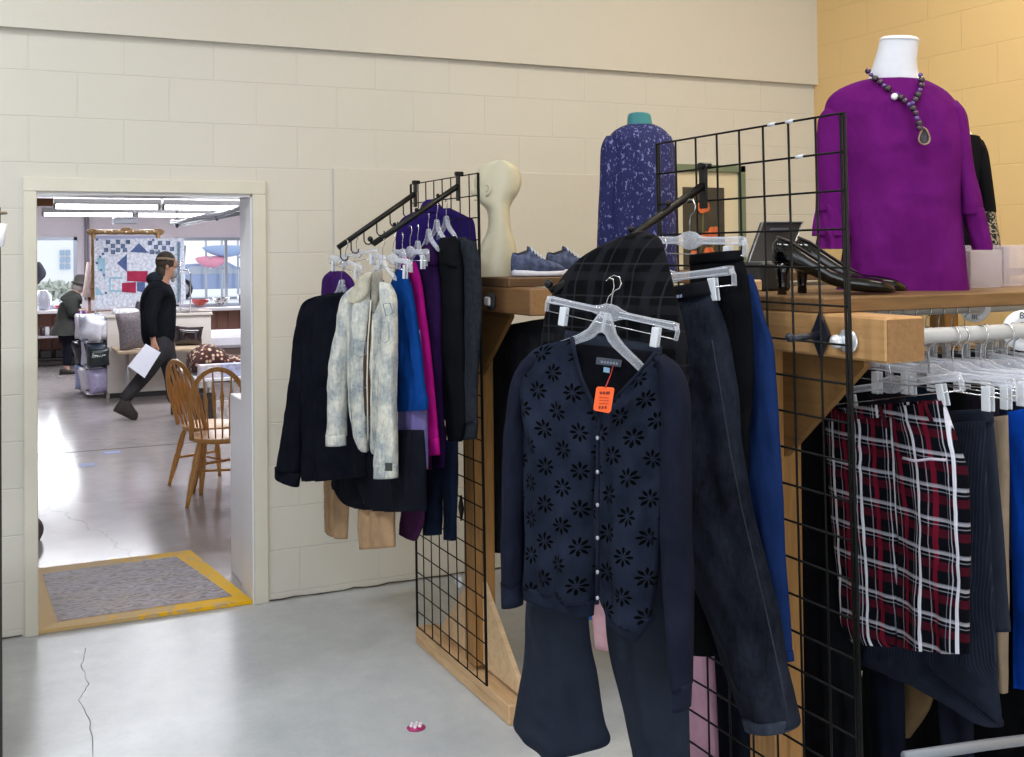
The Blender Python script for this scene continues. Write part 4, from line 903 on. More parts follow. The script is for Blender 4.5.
mb=MB(); e0=onP(486.5,191,pH)+nr*.060; tx=plane_dir(pH); mb.tube([e0+Vector((0,0,.016)),e0+tx*.012+Vector((0,0,.014))+nr*.006,e0+tx*.015+nr*.008,e0+tx*.008+Vector((0,0,-.014))+nr*.006,e0+Vector((0,0,-.021))+nr*.002],[.003,.0045,.005,.0055,.005],8); mb.ball(e0+tx*.002,.008,6,sc=(.8,.8,1.2)); mb.build('ear',m_cream,hm)
mb=MB(); n0=onP(474.5,192,pH); mb.ball(n0+nr*.02,.012,6,sc=(1.2,1,1.4)); mb.ball(onP(476.5,200,pH)+nr*.02,.009,6,sc=(1.2,1.3,.6)); mb.build('nose',m_cream,hm)
# --- sneakers
def sneaker(label,tx_,ty_,hx_,hy_,Y,sc=1):
    toe=onY(tx_,276,Y); heel=onY(hx_,276,Y); root=thing('sneaker',label,'shoe',((toe.x+heel.x)/2,Y,ZQ))
    d=Vector((toe.x-heel.x,-.05,0)); L=d.length; d.normalize(); s_=Vector((-d.y,d.x,0)); b0_=Vector((heel.x,Y+.02,ZQ))
    def prof(rows,e=.75):
        R=[]
        for t,w,zb,zt in rows:
            c=b0_+d*(L*t); ring=[]
            for k in range(24):
                f=2*PI*k/24; cc=math.cos(f); ss=math.sin(f); z=(zb+zt)/2+(zt-zb)/2*math.copysign(abs(ss)**e,ss); ring.append(c+s_*(w*math.copysign(abs(cc)**e,cc))+Vector((0,0,z)))
            R.append(ring)
        return R
    mb=MB(); mb.rings(prof(((0,.012,.006,.022),(.03,.026,.002,.028),(.2,.036,0,.026),(.45,.036,0,.022),(.7,.043,0,.022),(.88,.040,.001,.024),(.97,.024,.004,.026),(1,.008,.01,.022)),.6)); mb.build('sole',plain('#c9cad8',.6),root)
    mu=fabric('#4d5570',.9,.3,.3,300,60)
    mb=MB(); mb.rings(prof(((.0,.008,.014,.07),(.03,.024,.014,.088),(.10,.030,.014,.083),(.22,.031,.012,.090),(.34,.030,.012,.098),(.45,.033,.012,.080),(.62,.038,.012,.064),(.8,.039,.014,.052),(.92,.032,.016,.040),(.985,.012,.016,.026)),.9)); mb.build('upper',mu,root)
    mb=MB(); mb.rings(prof(((.05,.012,.080,.0895),(.12,.018,.076,.086),(.22,.018,.08,.0925),(.30,.012,.085,.0985)),1)); mb.build('collar_opening',plain('#20222c',.9),root)
    mb=MB(); mb.rings(prof(((.30,.012,.09,.112),(.34,.016,.085,.108),(.42,.016,.07,.092),(.5,.014,.06,.077)),1)); mb.build('tongue',mu,root)
    mb=MB()
    for i in range(5):
        t=.36+i*.055; z=.101-i*.0085; c=b0_+d*(L*t)+Vector((0,0,z)); mb.tube([c-s_*.024-Vector((0,0,.010)),c-s_*.012+Vector((0,0,.003)),c+s_*.012+d*.008+Vector((0,0,.003)),c+s_*.024+d*.012-Vector((0,0,.010))],.0028,6)
    mb.build('lace',plain('#b9c0d2',.8),root); return root
sneaker('grey-blue knit sneaker next to the mannequin head on the rear shelf',561,272,514,272,3.26)
sneaker('grey-blue knit sneaker farther from the mannequin head, behind its mate',598,272,549,272,3.40)
# --- navy bust
DN=math.hypot(2.40,3.62); g=onP(638,277,facing(638,DN)); nb=thing('bust_form','bust form with teal neck cap wearing the speckled navy blouse','mannequin',(g.x,g.y,ZQ))
outl([(128,628,654),(136,618,662),(150,610,666),(276,608,668)],638,DN,[.03,.05,.08,.09],'torso',plain('#c6a58c',.6),nb,A=0,sub=4)
outl([(113.5,631,648),(115,628,650.5),(122,627,652),(132,626,654)],638,DN,.045,'neck_cap',plain('#2f7f86',.4),nb,A=0,sub=4)
def speck():
    s=NT('speckled_navy'); v=s.coord(scale=(1,1,.6)); n=s.noise(v,85,3,.7); f=s.math('GREATER_THAN',n,.60); n2=s.noise(s.coord(),9,3)
    f=s.math('MULTIPLY',f,s.math('GREATER_THAN',n2,.42)); bm=s.bump(s.noise(s.coord(scale=(1,1,.4)),15,3),.5,.02)
    return s.fin(s.mix(s.math('MULTIPLY',f,.75),lin('#171d58'),lin('#8289c2')),.85,bm)
garment('speckled_blouse','navy blouse with pale specks on the bust form near the framed poppies','blouse',speck(),facing(638,DN),[
 ('body',[(125,627,655),(128,619,661),(134,611,668),(145,607,673),(180,606,675),(220,604,675),(277,602,676)],dict(b=[.05,.06,.08,.10,.11,.11,.115],comp=False,top=1,A=.007,k=5,seed=181,N=72)),
 ('sleeve',[(136,606,618),(148,601,622),(170,600,624),(200,599,623),(240,597,622),(276,596,621)],dict(b=.05,comp=False,A=.004,k=3,seed=183,off=-.03)),
 ('sleeve',[(136,662,671),(150,662,675),(180,662,677),(220,661,677),(272,660,677)],dict(b=.05,comp=False,A=.004,k=3,seed=185,off=.02))])
# --- framed poppies on the wall
fx0=onY(664,165,4.78); fx1=onY(743,165,4.78); fz0=onY(743,312,4.78).z; fz1=(fx0.z+fx1.z)/2
root=thing('framed_print','green framed print of orange poppies on the cream wall','picture',((fx0.x+fx1.x)/2,4.79,fz0))
mb=MB(); t=.04; a,b=fx0.x,fx1.x
mb.bbox(a,b,4.755,4.795,fz1-t,fz1,.004); mb.bbox(a,b,4.755,4.795,fz0,fz0+t,.004); mb.bbox(a,a+t,4.755,4.795,fz0,fz1,.004); mb.bbox(b-t,b,4.755,4.795,fz0,fz1,.004); mb.build('frame',plain('#6f7d68',.45),root)
mb=MB(); mb.box(a+t,b-t,4.78,4.79,fz0+t,fz1-t); mb.build('mat_board',plain('#d6ccb2',.7),root)
pa=onY(683,187,4.775); pb_=onY(724,187,4.775); zb=fz0+.12
mb=MB(); mb.box(pa.x,pb_.x,4.774,4.781,zb,pa.z); mb.build('print_ground',plain('#3e3a33',.7,var=.2,bs=15),root)
mb=MB()
for (x,y,r) in ((703,207,9),(714,232,8),(706,236,6),(709,252,7),(694,254,5)):
    for k in range(5):
        a_=k*2*PI/5+x; c=onY(x+math.cos(a_)*r*.4,y+math.sin(a_)*r*.3,4.764); mb.ball(c,r*.62*4.9/1025,7,sc=(1,.12,.85))
mb.build('poppy_petals',plain('#cf6a3e',.7,var=.3,bs=30),root)
mb=MB()
for x0,y0,x1,y1 in ((703,212,700,262),(714,238,708,270),(709,256,706,280)): mb.tube([onY(x0,y0,4.773),onY((x0+x1)/2+1,(y0+y1)/2,4.773),onY(x1,y1,4.773)],.004,5)
mb.build('poppy_stems',plain('#6b6a3c',.7),root)
# ================================================================== BACK ROOM
def skin(name,J,E,mat,parent,sub=2,root=None):
    names=list(J); o0=origin(parent); me=bpy.data.meshes.new(name)
    me.from_pydata([tuple(Vector(J[k][0])-o0) for k in names],[(names.index(a),names.index(b)) for a,b in E],[])
    o=bpy.data.objects.new(name,me); C.objects.link(o); o.parent=parent; me.materials.append(mat)
    o.modifiers.new('skin','SKIN').use_smooth_shade=True
    if not me.skin_vertices: me.skin_vertices.new()
    for i,k in enumerate(names):
        r=J[k][1]; sv=me.skin_vertices[0].data[i]; sv.radius=(r,r) if not isinstance(r,tuple) else r; sv.use_root=(k==(root or names[0]))
    sb=o.modifiers.new('sub','SUBSURF'); sb.levels=sub; sb.render_levels=sub
    return o
m_skin=plain('#a87c64',.7)
# ---- windsor chairs
def windsor():
    root=thing('windsor_chair','oak bow-back Windsor chair','chair',(0,0,0))
    mb=MB(); prof=[]
    R=[]
    for z,k in ((.405,.90),(.412,.97),(.425,1),(.435,1),(.440,.97)): R.append([Vector((.215*k*math.cos(t)*(1.0+.08*math.sin(t)),.205*k*math.sin(t),z)) for t in [2*PI*i/32 for i in range(32)]])
    mb.rings(R); mb.build('seat',m_oak,root)
    top={}
    for sx in (-1,1):
        for sy in (-1,1):
            a=Vector((sx*.13,sy*.13,.41)); b=Vector((sx*.205,sy*.215,0)); mb=MB(); pts=[a.lerp(b,t) for t in (0,.15,.3,.42,.5,.7,1)]
            mb.tube(pts,[.014,.019,.023,.018,.023,.020,.013],10); mb.build('leg',m_oak,root); top[(sx,sy)]=a.lerp(b,.52)
    for sx in (-1,1): mb=MB(); mb.tube([top[(sx,-1)],(top[(sx,-1)]+top[(sx,1)])/2,top[(sx,1)]],[.008,.012,.008],8); mb.build('stretcher',m_oak,root)
    mb=MB(); mb.tube([(top[(-1,-1)]+top[(-1,1)])/2,(top[(1,-1)]+top[(1,1)])/2],.009,8); mb.build('stretcher',m_oak,root)
    bow=[]
    for i in range(25):
        t=PI*i/24; x=.195*math.cos(t); h=math.sin(t)**.6 if math.sin(t)>0 else 0; bow.append(Vector((x*(1 if h>.3 else .92),-.155-.13*h,.435+.475*h)))
    mb=MB(); mb.tube(bow,.0165,8); mb.build('bow',m_oak,root)
    for i in range(6):
        x=-.13+.052*i; xt=x*1.15; h=(math.sin(math.acos(max(-1,min(1,xt/.195)))))**.6; a=Vector((x*.85,-.15,.435)); b=Vector((xt,-.155-.13*h,.435+.475*h-.01))
        mb=MB(); pts=[a.lerp(b,t) for t in (0,.3,.45,.62,.75,1)]; mb.tube(pts,[.008,.011,.016,.023,.013,.008],8,flat=.6); mb.build('spindle',m_oak,root)
    return root
wc=windsor(); c2=onZ(222,497,0)
wc.location=(1.475,6.93,0); wc.rotation_euler=(0,0,R60(-16)); wc['label']='oak bow-back Windsor chair with its back to the doorway'
dup(wc,(1.50,7.40,0),R60(-68),label='oak bow-back Windsor chair seen side-on, behind the other one')
# stacked carton table edge with papers just past the chairs
def tmb(name,label,cat,mat,f,group=None,kind=None):
    mb=MB(); f(mb); return tag(mb.build(name,mat),label,cat,group,kind)
# ---- counter with its end shelves
CY=12.3; cA=onY(107,315,CY); cB=onY(211,315,CY)
ct=thing('counter','white panelled shop counter behind the striding man','counter',((cA.x+cB.x)/2,CY,0))
m_cw=plain('#c9c3bc',.5,var=.04,bs=5)
mb=MB(); mb.bbox(cA.x,cB.x,CY,CY+.04,.06,.93,.004); mb.build('front_panel',m_cw,ct)
for xx in (cA.x,cB.x-.04): mb=MB(); mb.bbox(xx,xx+.04,CY+.04,CY+.9,.0,.93,.004); mb.build('side_panel',m_cw,ct)
mb=MB(); mb.bbox(cA.x-.02,cB.x+.02,CY-.02,CY+.92,.93,.96,.006); mb.build('worktop',plain('#bdb6ae',.4),ct)
mb=MB(); mb.bbox(cA.x+.03,cB.x-.03,CY+.02,CY+.04,.0,.07,.003); mb.build('plinth',plain('#2c2a2b',.6),ct)
# projecting ledge (desk) with the bag
ledge=onY(204,349,12.0)
mb=MB(); a=onY(128,349,12.0); mb.bbox(onY(116,349,11.8).x,ledge.x+.05,11.6,12.28,a.z-.02,a.z+.01,.004); mb.build('ledge',wood('#b7a184','#cbb79b','X'),ct)
mb=MB(); q=onZ(137,412); mb.tube([(q.x,11.9,0),(q.x,11.9,a.z-.02)],.02,8); mb.tube([(ledge.x,11.9,0),(ledge.x,11.9,a.z-.02)],.02,8); mb.build('prop_leg',m_steel,ct)
# goods on the counter
LZ=a.z+.01
c=onY(130,336,12.1)
def pillow(name,label,c,w,h,d,mat,rotd=0,cat='cushion',group=None):
    mb=MB(); R=[]; n=14; rot=Matrix.Rotation(R60(rotd),3,'Y'); import itertools
    g=[];N2=12
    for sgn in (1,-1):
        pts=[[Vector(c)+rot@Vector(((2*i/N2-1)*w/2*(1-.08*(1-abs(2*j/N2-1))**1),sgn*-d/2*(max(0,(1-(2*i/N2-1)**4)*(1-(2*j/N2-1)**4)))**.5,(2*j/N2-1)*h/2*(1-.08*(1-abs(2*i/N2-1))))) for j in range(N2+1)] for i in range(N2+1)]
        vs=[p for r in pts for p in r]; fs=[]
        for i in range(N2):
            for j in range(N2):
                f=(i*(N2+1)+j,(i+1)*(N2+1)+j,(i+1)*(N2+1)+j+1,i*(N2+1)+j+1); fs.append(f if sgn>0 else tuple(reversed(f)))
        mb.add(vs,fs)
    return tag(mb.build(name,mat),label,cat,group)
BUN=onY(189,336,12.0)
pillow('vinyl_bundle','glossy black and dark red folded bundle on the counter ledge',(BUN.x,12.05,LZ+.105),.34,.23,.22,plain('#1d0d10',.12,0,.9,.8,9,.8),4,'bag')
pillow('cushion','fuzzy grey cushion leaning on the counter behind the man',(c.x,11.75,LZ+.215),.36,.43,.16,fabric('#837c80',.95,.3,.2,300,40),-7)
# merchandise heap on top of the counter
heap=[('folded_cloth','white folded lace cloth on the counter top',(112,314,140,320),'#dfe0e6'),('wire_basket','dark wire basket on the counter behind the man',(136,306,158,318),'#5b5760'),('folded_towel','grey folded towel on the counter near the quilt foot',(160,312,180,318),'#b5b1b3'),('book','flat pale book on the counter right of the man',(178,313,200,317),'#9e9a99'),('photo_tray','patterned shallow tray at the right end of the counter top',(186,316,211,319),'#b9b0ac')]
for nme,lb,(x0,y0,x1,y1),col in heap:
    p=onY(x0,y1,12.6); q=onY(x1,y0,12.6); mb=MB(); h=max(.03,q.z-p.z)
    R=[]
    for i,(t,k) in enumerate(((0,.92),(.25,1),(.6,.98),(.9,.9),(1,.8))): R.append([Vector(((p.x+q.x)/2+(q.x-p.x)/2*k*math.copysign(abs(math.cos(f))**.4,math.cos(f)),12.6+.16*k*math.copysign(abs(math.sin(f))**.4,math.sin(f)),.96+h*t+.006*math.sin(3*f))) for f in [2*PI*j/24 for j in range(24)]])
    mb.rings(R); tag(mb.build(nme,fabric(col,.8,.4,.25,200,30)),lb,'linen' if 'cloth' in nme or 'towel' in nme else nme.split('_')[-1])
# shelf of bagged goods left of the counter
x0=onY(84,330,12.7).x; 
sh_=thing('wire_shelf','low shelving with white bagged goods at the left end of the counter','shelf',((x0+cA.x)/2,12.7,0))
for z in (.06,.36,.66,.94):
    mb=MB(); mb.bbox(x0,cA.x-.03,12.4,13.2,z-.015,z,.003); mb.build('shelf_board',m_wht,sh_)
for xx,yy in ((x0,13.18),(cA.x-.05,13.18)):
    mb=MB(); mb.tube([(xx+.01,yy,0),(xx+.01,yy,1.0)],.012,6); mb.build('upright',m_steel,sh_)
cols=['#d9dbe6','#c2c9e0','#e6e6ec','#3a4252','#cfd4e6','#1f2228','#b9b2d8','#dfe0ea','#8fa0cf']
names=['white bagged pillow near the top of the low shelving','bluish bagged pillow at the top back of the low shelving','white plastic bag on the middle of the low shelving','dark bagged bedding on the middle of the low shelving','pale bag with blue print on the middle of the low shelving','black bagged bedding below the middle of the shelving','lilac bagged bedding at the foot of the low shelving','white bag at the foot of the low shelving','blue-grey bag at the foot of the low shelving']
k=0
for z,ys in ((.66,(12.45,12.75,13.0)),(.36,(12.45,12.75,13.0)),(.06,(12.45,12.75,13.0))):
    for yv in ys:
        pillow('bagged_pillow',names[k],((x0+cA.x)/2-.02-.05*((k*7)%3-1),yv-.02,z+.145),(cA.x-x0)*(1.35 if k%2 else 1.15),.31,.26,plain(cols[k],.18,0,.7,.5,30,.15),rnd.uniform(-12,12),'bag'); k+=1
mb=MB(); q=onY(91,357,12.2)
pillow('bagged_quilt','dark green and black bag with a white script word on the low shelving',(onY(99,356,12.25).x,12.28,onY(99,357,12.25).z),.24,.2,.1,plain('#1d2a2c',.3,0,.6,.3,20,.2),0,'bag')
bq=bpy.data.objects['bagged_quilt']; W_=[(0,0),(.012,.05),(.022,.0),(.03,.03),(.04,.03),(.038,.004),(.052,.028),(.062,.026),(.058,.002),(.075,.028),(.085,.002),(.095,.028),(.105,.004),(.12,.03),(.135,.024),(.15,.03)]
b_q=onY(92,358,12.215); mb.tube([Vector((b_q.x+a,12.215,b_q.z+c)) for a,c in W_],.005,5); mb.build('script_lettering',plain('#e6e6ea',.5),bq)
pillow('bagged_pillow','white tied bag bulging highest at the counter end beside the purple bag',(onY(92,327,12.2).x,12.2,onY(92,329,12.2).z),.26,.26,.2,plain('#d5d7e2',.2,0,.6,.6,25,.1),18,'bag')
# printed word on the black bag
# ---- rug roll, mattress, boxes right of the counter
def dapple():
    s=NT('rug_pattern'); v=s.coord(); vo=s.n('ShaderNodeTexVoronoi'); s.set(vo.inputs['Vector'],v); vo.inputs['Scale'].default_value=24
    return s.fin(s.ramp(vo.outputs['Distance'],[(.25,lin('#c9b49a')),(.42,lin('#5a241f')),(.6,lin('#3a2320'))]),.95,s.bump(s.noise(v,60,3),.3,.01))
c=onY(216,360,10.0); mb=MB(); z0_=onY(216,371,10.0).z
R=[]
for t in [i/10 for i in range(11)]:
    x=onY(190,360,10).x+(onY(243,360,10).x-onY(190,360,10).x)*t; h=.27*(.55+.45*math.sin(PI*min(1,t*1.25+.1))) ; R.append([Vector((x,10.0+.22*math.cos(f),z0_+h*.5+h*.5*math.sin(f)*(1+.22*mnoise.noise(Vector((t*6,f*1.5,2)))))) for f in [2*PI*j/24 for j in range(24)]])
mb.rings(R); tag(mb.build('patterned_throw',dapple()),'heaped dark red and cream patterned throw behind the chairs','blanket')
q0=onY(186,373,10.1); q1=onY(246,373,10.1)
tb=thing('display_table','low table with cartons behind the Windsor chairs','table',((q0.x+q1.x)/2,10.1,0))
mb=MB(); mb.bbox(q0.x,q1.x,9.55,10.6,q0.z-.03,q0.z,.004); mb.build('table_top',m_wht,tb)
for xx,yy in ((q0.x+.05,9.8),(q1.x-.05,9.8),(q0.x+.05,10.5),(q1.x-.05,10.5)): mb=MB(); mb.tube([(xx,yy,0),(xx,yy,q0.z-.03)],.018,8); mb.build('leg',m_steel,tb)
for i,(ca,cb_,cc_,cd_,col,lb) in enumerate(((200,222,376,392,'#c9c0c6','pale printed carton behind the spindles of the near Windsor chair'),(222,244,376,398,'#a9adc9','bluish printed carton beside the white doorway partition'),(196,216,394,410,'#3a3330','dark carton low behind the Windsor chairs'),(216,243,399,414,'#d8cfcc','white carton low behind the Windsor chairs'))):
    p=onY(ca,cd_,9.6); q=onY(cb_,cc_,9.6); mb=MB(); mb.bbox(p.x,q.x,9.6,9.72,0 if i>1 else q0.z+.001,q.z if i>1 else max(q.z,q0.z+.12),.004)
    tag(mb.build('carton',plain(col,.6,var=.35,bs=22)),lb,'box')
mb=MB(); p=onY(212,345,13.2); q=onY(246,334,13.2); mb.bbox(p.x,q.x+.5,13.2,14.2,p.z-.05,q.z,.04); tag(mb.build('mattress_pad',plain('#d9d6df',.8)),'white folded bedding right of the counter under the window','bedding')
mb=MB(); mb.bbox(p.x,q.x+.5,13.25,14.15,0,p.z-.05,.01); tag(mb.build('storage_chest',plain('#57473f',.6)),'brown chest under the white bedding right of the counter','chest')
# ---- panelling under the far windows
m_panel=wood('#7d5548','#94695a','Z',1.3,.6)
w=MB()
for i in range(60):
    x=-3.9+i*.18; w.bbox(x,x+.172,YW-.04,YW-.005,.05,.80,.004)
struct('wall_far_panelling',w,m_panel)
# left low shelves under the far-left window
s1=thing('wall_shelf','dark low shelves under the far window at the left of the doorway view','shelf',(.9,16.3,0))
for z in (.12,.45):
    mb=MB(); mb.bbox(-.6,1.55,16.2,16.55,z-.02,z+.01,.004); mb.build('shelf_board',plain('#d0ccd2',.5) if z>.3 else plain('#2b2522',.6),s1)
for x in (-.55,.5,1.5): mb=MB(); mb.bbox(x,x+.03,16.25,16.55,0,.45,.003); mb.build('upright',plain('#3a2f2a',.6),s1)
for x,y,col,lb in ((47,331,'#e6e6ea','white jar on the low shelf under the far window'),(43,333,'#413a3a','dark jar on the low shelf under the far window'),(52,333,'#6b5a58','brown jar on the low shelf under the far window')):
    c=onY(x,337,16.35); mb=MB(); mb.lathe([(.03,0),(.045,.02),(.045,.09),(.03,.11),(.03,.13)],(c.x,16.35,.46),14); tag(mb.build('jar',plain(col,.3)),lb,'jar')
for x0_,x1_,lb in ((40,52,'dark tray on the bottom shelf under the far window'),(55,66,'black case on the bottom shelf beside the woman')):
    a=onY(x0_,366,16.3); b=onY(x1_,366,16.3); mb=MB(); mb.bbox(a.x,b.x,16.22,16.5,.13,.24,.015); tag(mb.build('tray' if x0_==40 else 'case',plain('#1e1c1f',.4)),lb,'tray' if x0_==40 else 'case')
# sill pieces
def bowl(name,label,px,py,r,h,mat,Y=16.42,z=.845,sc=1,cat='bowl'):
    c=onY(px,py,Y); mb=MB(); mb.lathe([(r*.35,0),(r*.45,.01),(r*.8,h*.5),(r,h),(r*.94,h),(r*.7,h*.5),(.01,h*.2)],(c.x,Y,z),20); return tag(mb.build(name,mat),label,cat)
bowl('bowl','wide red bowl on the far window sill',200,300,.155,.095,plain('#b5463f',.3))
def dots():
    s=NT('dotted_bowl'); vo=s.n('ShaderNodeTexVoronoi'); s.set(vo.inputs['Vector'],s.coord()); vo.inputs['Scale'].default_value=18
    return s.fin(s.ramp(vo.outputs['Distance'],[(.3,lin('#4b4d58')),(.5,lin('#c9c6c4'))]),.4)
bowl('bowl','patterned grey bowl on the far window sill beside the red one',221,300,.135,.115,dots())
bowl('bowl','small red bowl on the sill beside the woman',60,306,.08,.06,plain('#c23350',.3),z=.845)
bowl('vase','squat dark vase at the right edge of the doorway view',241,300,.06,.16,plain('#5b5a66',.3),cat='vase')
c=onY(43,300,16.4); mb=MB(); mb.lathe([(.06,0),(.10,.03),(.125,.12),(.115,.22),(.07,.27),(.075,.29)],(c.x,16.4,.845),20); tag(mb.build('ginger_jar',plain('#b9bcc9',.25)),'round pale grey jar on the sill at the left edge of the doorway view','jar')
# conduit on the far wall, hanging lamp box
mb=MB()
for x in (85,88): p=onY(x,200,YW-.02); q=onY(x,300,YW-.02); mb.tube([(p.x,YW-.03,2.5),(p.x,YW-.03,q.z)],.018,6)
tag(mb.build('conduit',plain('#8f8894',.6)),'pair of grey conduits running down the far wall beside the window','pipe')
p=onY(113,224,13.5); q=onY(136,214,13.5); hb_=thing('heater_box','silver box fixture hanging above the quilt','fixture',((p.x+q.x)/2,13.5,p.z))
mb=MB(); mb.bbox(p.x,q.x,13.4,13.6,p.z,p.z+.07,.006); mb.bbox(p.x,q.x,13.4,13.6,q.z-.045,q.z,.006); mb.build('housing',plain('#7c7f85',.35,.7),hb_)
mb=MB(); mb.box(p.x+.01,q.x-.01,13.41,13.59,p.z+.07,q.z-.045); mb.build('lens',plain('#e9ebef',.3),hb_)
mb=MB()
for x in (p.x+.05,q.x-.05): mb.tube([(x,13.5,q.z),(x,13.5,2.5)],.005,5)
mb.build('hanger_rod',m_steel,hb_)
# ---- quilt on a stand with gilt frame behind
QY=13.0
def Q(x,y,dy=0): return onY(x,y,QY-dy)
qt=thing('quilt','hanging white patchwork quilt with blue triangles and red blocks','quilt',Q(140,308))
def quiltpoly(mb,pts,d,th): P=[Q(x,y,d) for x,y in pts]; mb.prism(P,Vector((0,th,0)))
mb=MB(); quiltpoly(mb,[(94,239),(184,238),(186,303),(150,306),(95,309)],0,.02); mb.cur=1
for pts in (((130,252),(139,243),(149,253)),((117,263),(127,254),(127,272)),): quiltpoly(mb,pts,.004,.004)
quiltpoly(mb,[(137,282),(145,282),(145,293),(137,291)],.004,.004)
mb.cur=2
quiltpoly(mb,[(127,271),(148,271),(147,282),(127,281)],.004,.004); quiltpoly(mb,[(122,283),(136,282),(136,293),(122,292)],.005,.004); mb.cur=3
for i,(x,y) in enumerate([(108,242),(113,246),(118,242),(123,246),(113,252),(118,250),(125,250),(106,250),(128,242),(150,243),(156,247),(160,243),(164,248),(158,252),(168,243),(172,249),(164,256),(152,252)]): quiltpoly(mb,[(x-2.2,y-2.2),(x+2.2,y-2.2),(x+2.2,y+2.2),(x-2.2,y+2.2)],.004,.004)
for x,y in ((97,239.5),(103,254),(100,257),(97,263),(101,270),(104,275),(106,293),(153,240)): quiltpoly(mb,[(x-1.2,y-1.2),(x+1.2,y-1.2),(x+1.2,y+1.2),(x-1.2,y+1.2)],.004,.004)
mb.cur=4
quiltpoly(mb,[(96,286),(104,295),(96,295)],.004,.004); quiltpoly(mb,[(109,277),(122,277),(122,279),(111,279),(111,290),(122,290),(122,292),(109,292)],.004,.004); quiltpoly(mb,[(97,258),(105,258),(105,282),(102,272),(98,270)],.003,.003); mb.cur=5
mb.build('patchwork',[fabric('#c3c7d2',.9,.5,.22,300,30),fabric('#51608a',.9,.2),fabric('#98304a',.9,.2),fabric('#5c6c86',.9,.2,.3,100,20),fabric('#8fb2c4',.9,.2)],qt)
mb=MB(); P=[Q(178,241,.05),Q(186,246,-.1),Q(185,262,-.1),Q(183,304,-.1),Q(178,302,.05)]; mb.prism(P,Vector((0.0,.02,0))); mb.build('folded_edge',fabric('#6d8aa0',.9,.4,.3,200,30),qt)
gf=thing('gilt_frame','large ornate gilt picture frame standing behind the quilt','picture frame',onY(126,300,QY+.15))
mb=MB()
def fq(x,y): return onY(x,y,QY+.15)
def bar4(mb,a,b,w):
    P=[fq(*a),fq(*b)]; mb.tube([P[0].lerp(P[1],i/12) for i in range(13)],[w*(1+.12*math.sin(i*2.1)) for i in range(13)],8,flat=.6)
bar4(mb,(91.5,232),(160,232),.05); bar4(mb,(93,230),(93,300),.045); bar4(mb,(158,230),(158,300),.045)
for x,y in ((93,232),(158,232),(126,231)): mb.ball(fq(x,y),.05,8,sc=(1.6,.5,.9))
mb.build('gilt_moulding',plain('#a08157',.45,.35,.5,.8,40,.35),gf)
mb=MB(); mb.prism([fq(96,236),fq(155,236),fq(155,296),fq(96,296)],(0,.02,0)); mb.build('liner',plain('#a7add0',.6),gf)
mb=MB()
for i in range(9): mb.ball(onY(98+i*7,230+((i*5)%3),QY+.08),.012,5)
mb.build('light_string',plain('#f5e9d0',.3),gf)
lp=thing('floor_lamp','floor lamp with pale pink cone shade on a reddish post left of the quilt','lamp',(onY(90,297,QY+.3).x,QY+.3,0))
cL=onY(89.5,297,QY+.3); cT=onY(89.5,262,QY+.3); mb=MB(); mb.lathe([(.088,0),(.03,cT.z-cL.z),(.026,cT.z-cL.z)],(cL.x,QY+.3,cL.z),20,cap=False); mb.build('lamp_shade',fabric('#cbb7b4',.9,.2),lp)
mb=MB(); mb.lathe([(.13,0),(.13,.015),(.02,.03),(.018,cL.z+.1)],(cL.x,QY+.3,0),14); mb.build('pole',plain('#7a4a3c',.5),lp)
# chrome garment stand right of the man
gs=thing('garment_stand','thin chrome display stand on the counter right of the man','stand',onY(186,318,12.4))
mb=MB(); mb.tube([onY(180,318,12.4),onY(180.5,262,12.4),onY(183,262,12.4)],.009,6); mb.tube([onY(190.5,318,12.4),onY(190.5,274,12.4),onY(188,270,12.4),onY(183,270,12.4)],.009,6); mb.build('frame',m_chrome,gs)
# easel leaning
mb=MB(); mb.tube([onY(156,268,12.9),onY(149,300,12.9)],.010,6); mb.tube([onY(154,252,12.95),onY(160,250,12.95)],.008,6); tag(mb.build('easel_rod',m_chrome),'slim metal rod leaning on the front of the quilt','rod')
# ---- fluorescent fixtures
m_tube=emis('#f4f6ff',9)
def fixture(x0,x1,Y,z,label):
    root=thing('fluorescent_light',label,'ceiling light',((x0+x1)/2,Y,z))
    mb=MB(); mb.bbox(x0,x1,Y-.07,Y+.07,z+.02,z+.07,.006); mb.build('housing',plain('#a9a9ab',.5),root)
    mb=MB(); mb.tube([(x0+.02,Y,z),(x1-.02,Y,z)],.019,10); mb.build('tube',m_tube,root)
    for x in (x0+.01,x1-.01): mb=MB(); mb.bbox(x-.012,x+.012,Y-.03,Y+.03,z-.02,z+.03,.003); mb.build('end_cap',plain('#8b8b8d',.5),root)
    for x in (x0+.2,x1-.2): mb=MB(); mb.tube([(x,Y,z+.07),(x,Y,2.5)],.005,5); mb.build('drop_rod',m_steel,root)
LYa=8.9; a=onY(53,206.5,LYa); b=onY(160,207,LYa); c_=onY(162,207,LYa)
fixture(a.x,b.x,LYa,a.z,'nearest fluorescent light seen at the top left of the doorway')
fixture(c_.x,c_.x+1.2,LYa,a.z,'nearest fluorescent light seen at the top right of the doorway')
LYb=11.4; a=onY(42,214.5,LYb); b=onY(134,215,LYb); c_=onY(136,215,LYb); d_=onY(208,216,LYb)
fixture(a.x,b.x,LYb,a.z,'farther fluorescent light, lower left in the doorway view')
fixture(c_.x,d_.x,LYb,a.z,'farther fluorescent light, lower right in the doorway view')
dl=thing('ceiling_duct','twin chrome tubes slanting under the far ceiling at upper right of the doorway','pipe',onY(205,220,9.6))
mb=MB(); mb.tube([onY(172,222,10.6),onY(180,222,10.4),onY(240,208,8.6)],.022,10); mb.build('tube',m_steel,dl)
mb=MB(); mb.tube([onY(176,225,10.6),onY(240,213,8.7)],.020,10); mb.build('tube',plain('#8b9098',.3,.7),dl)
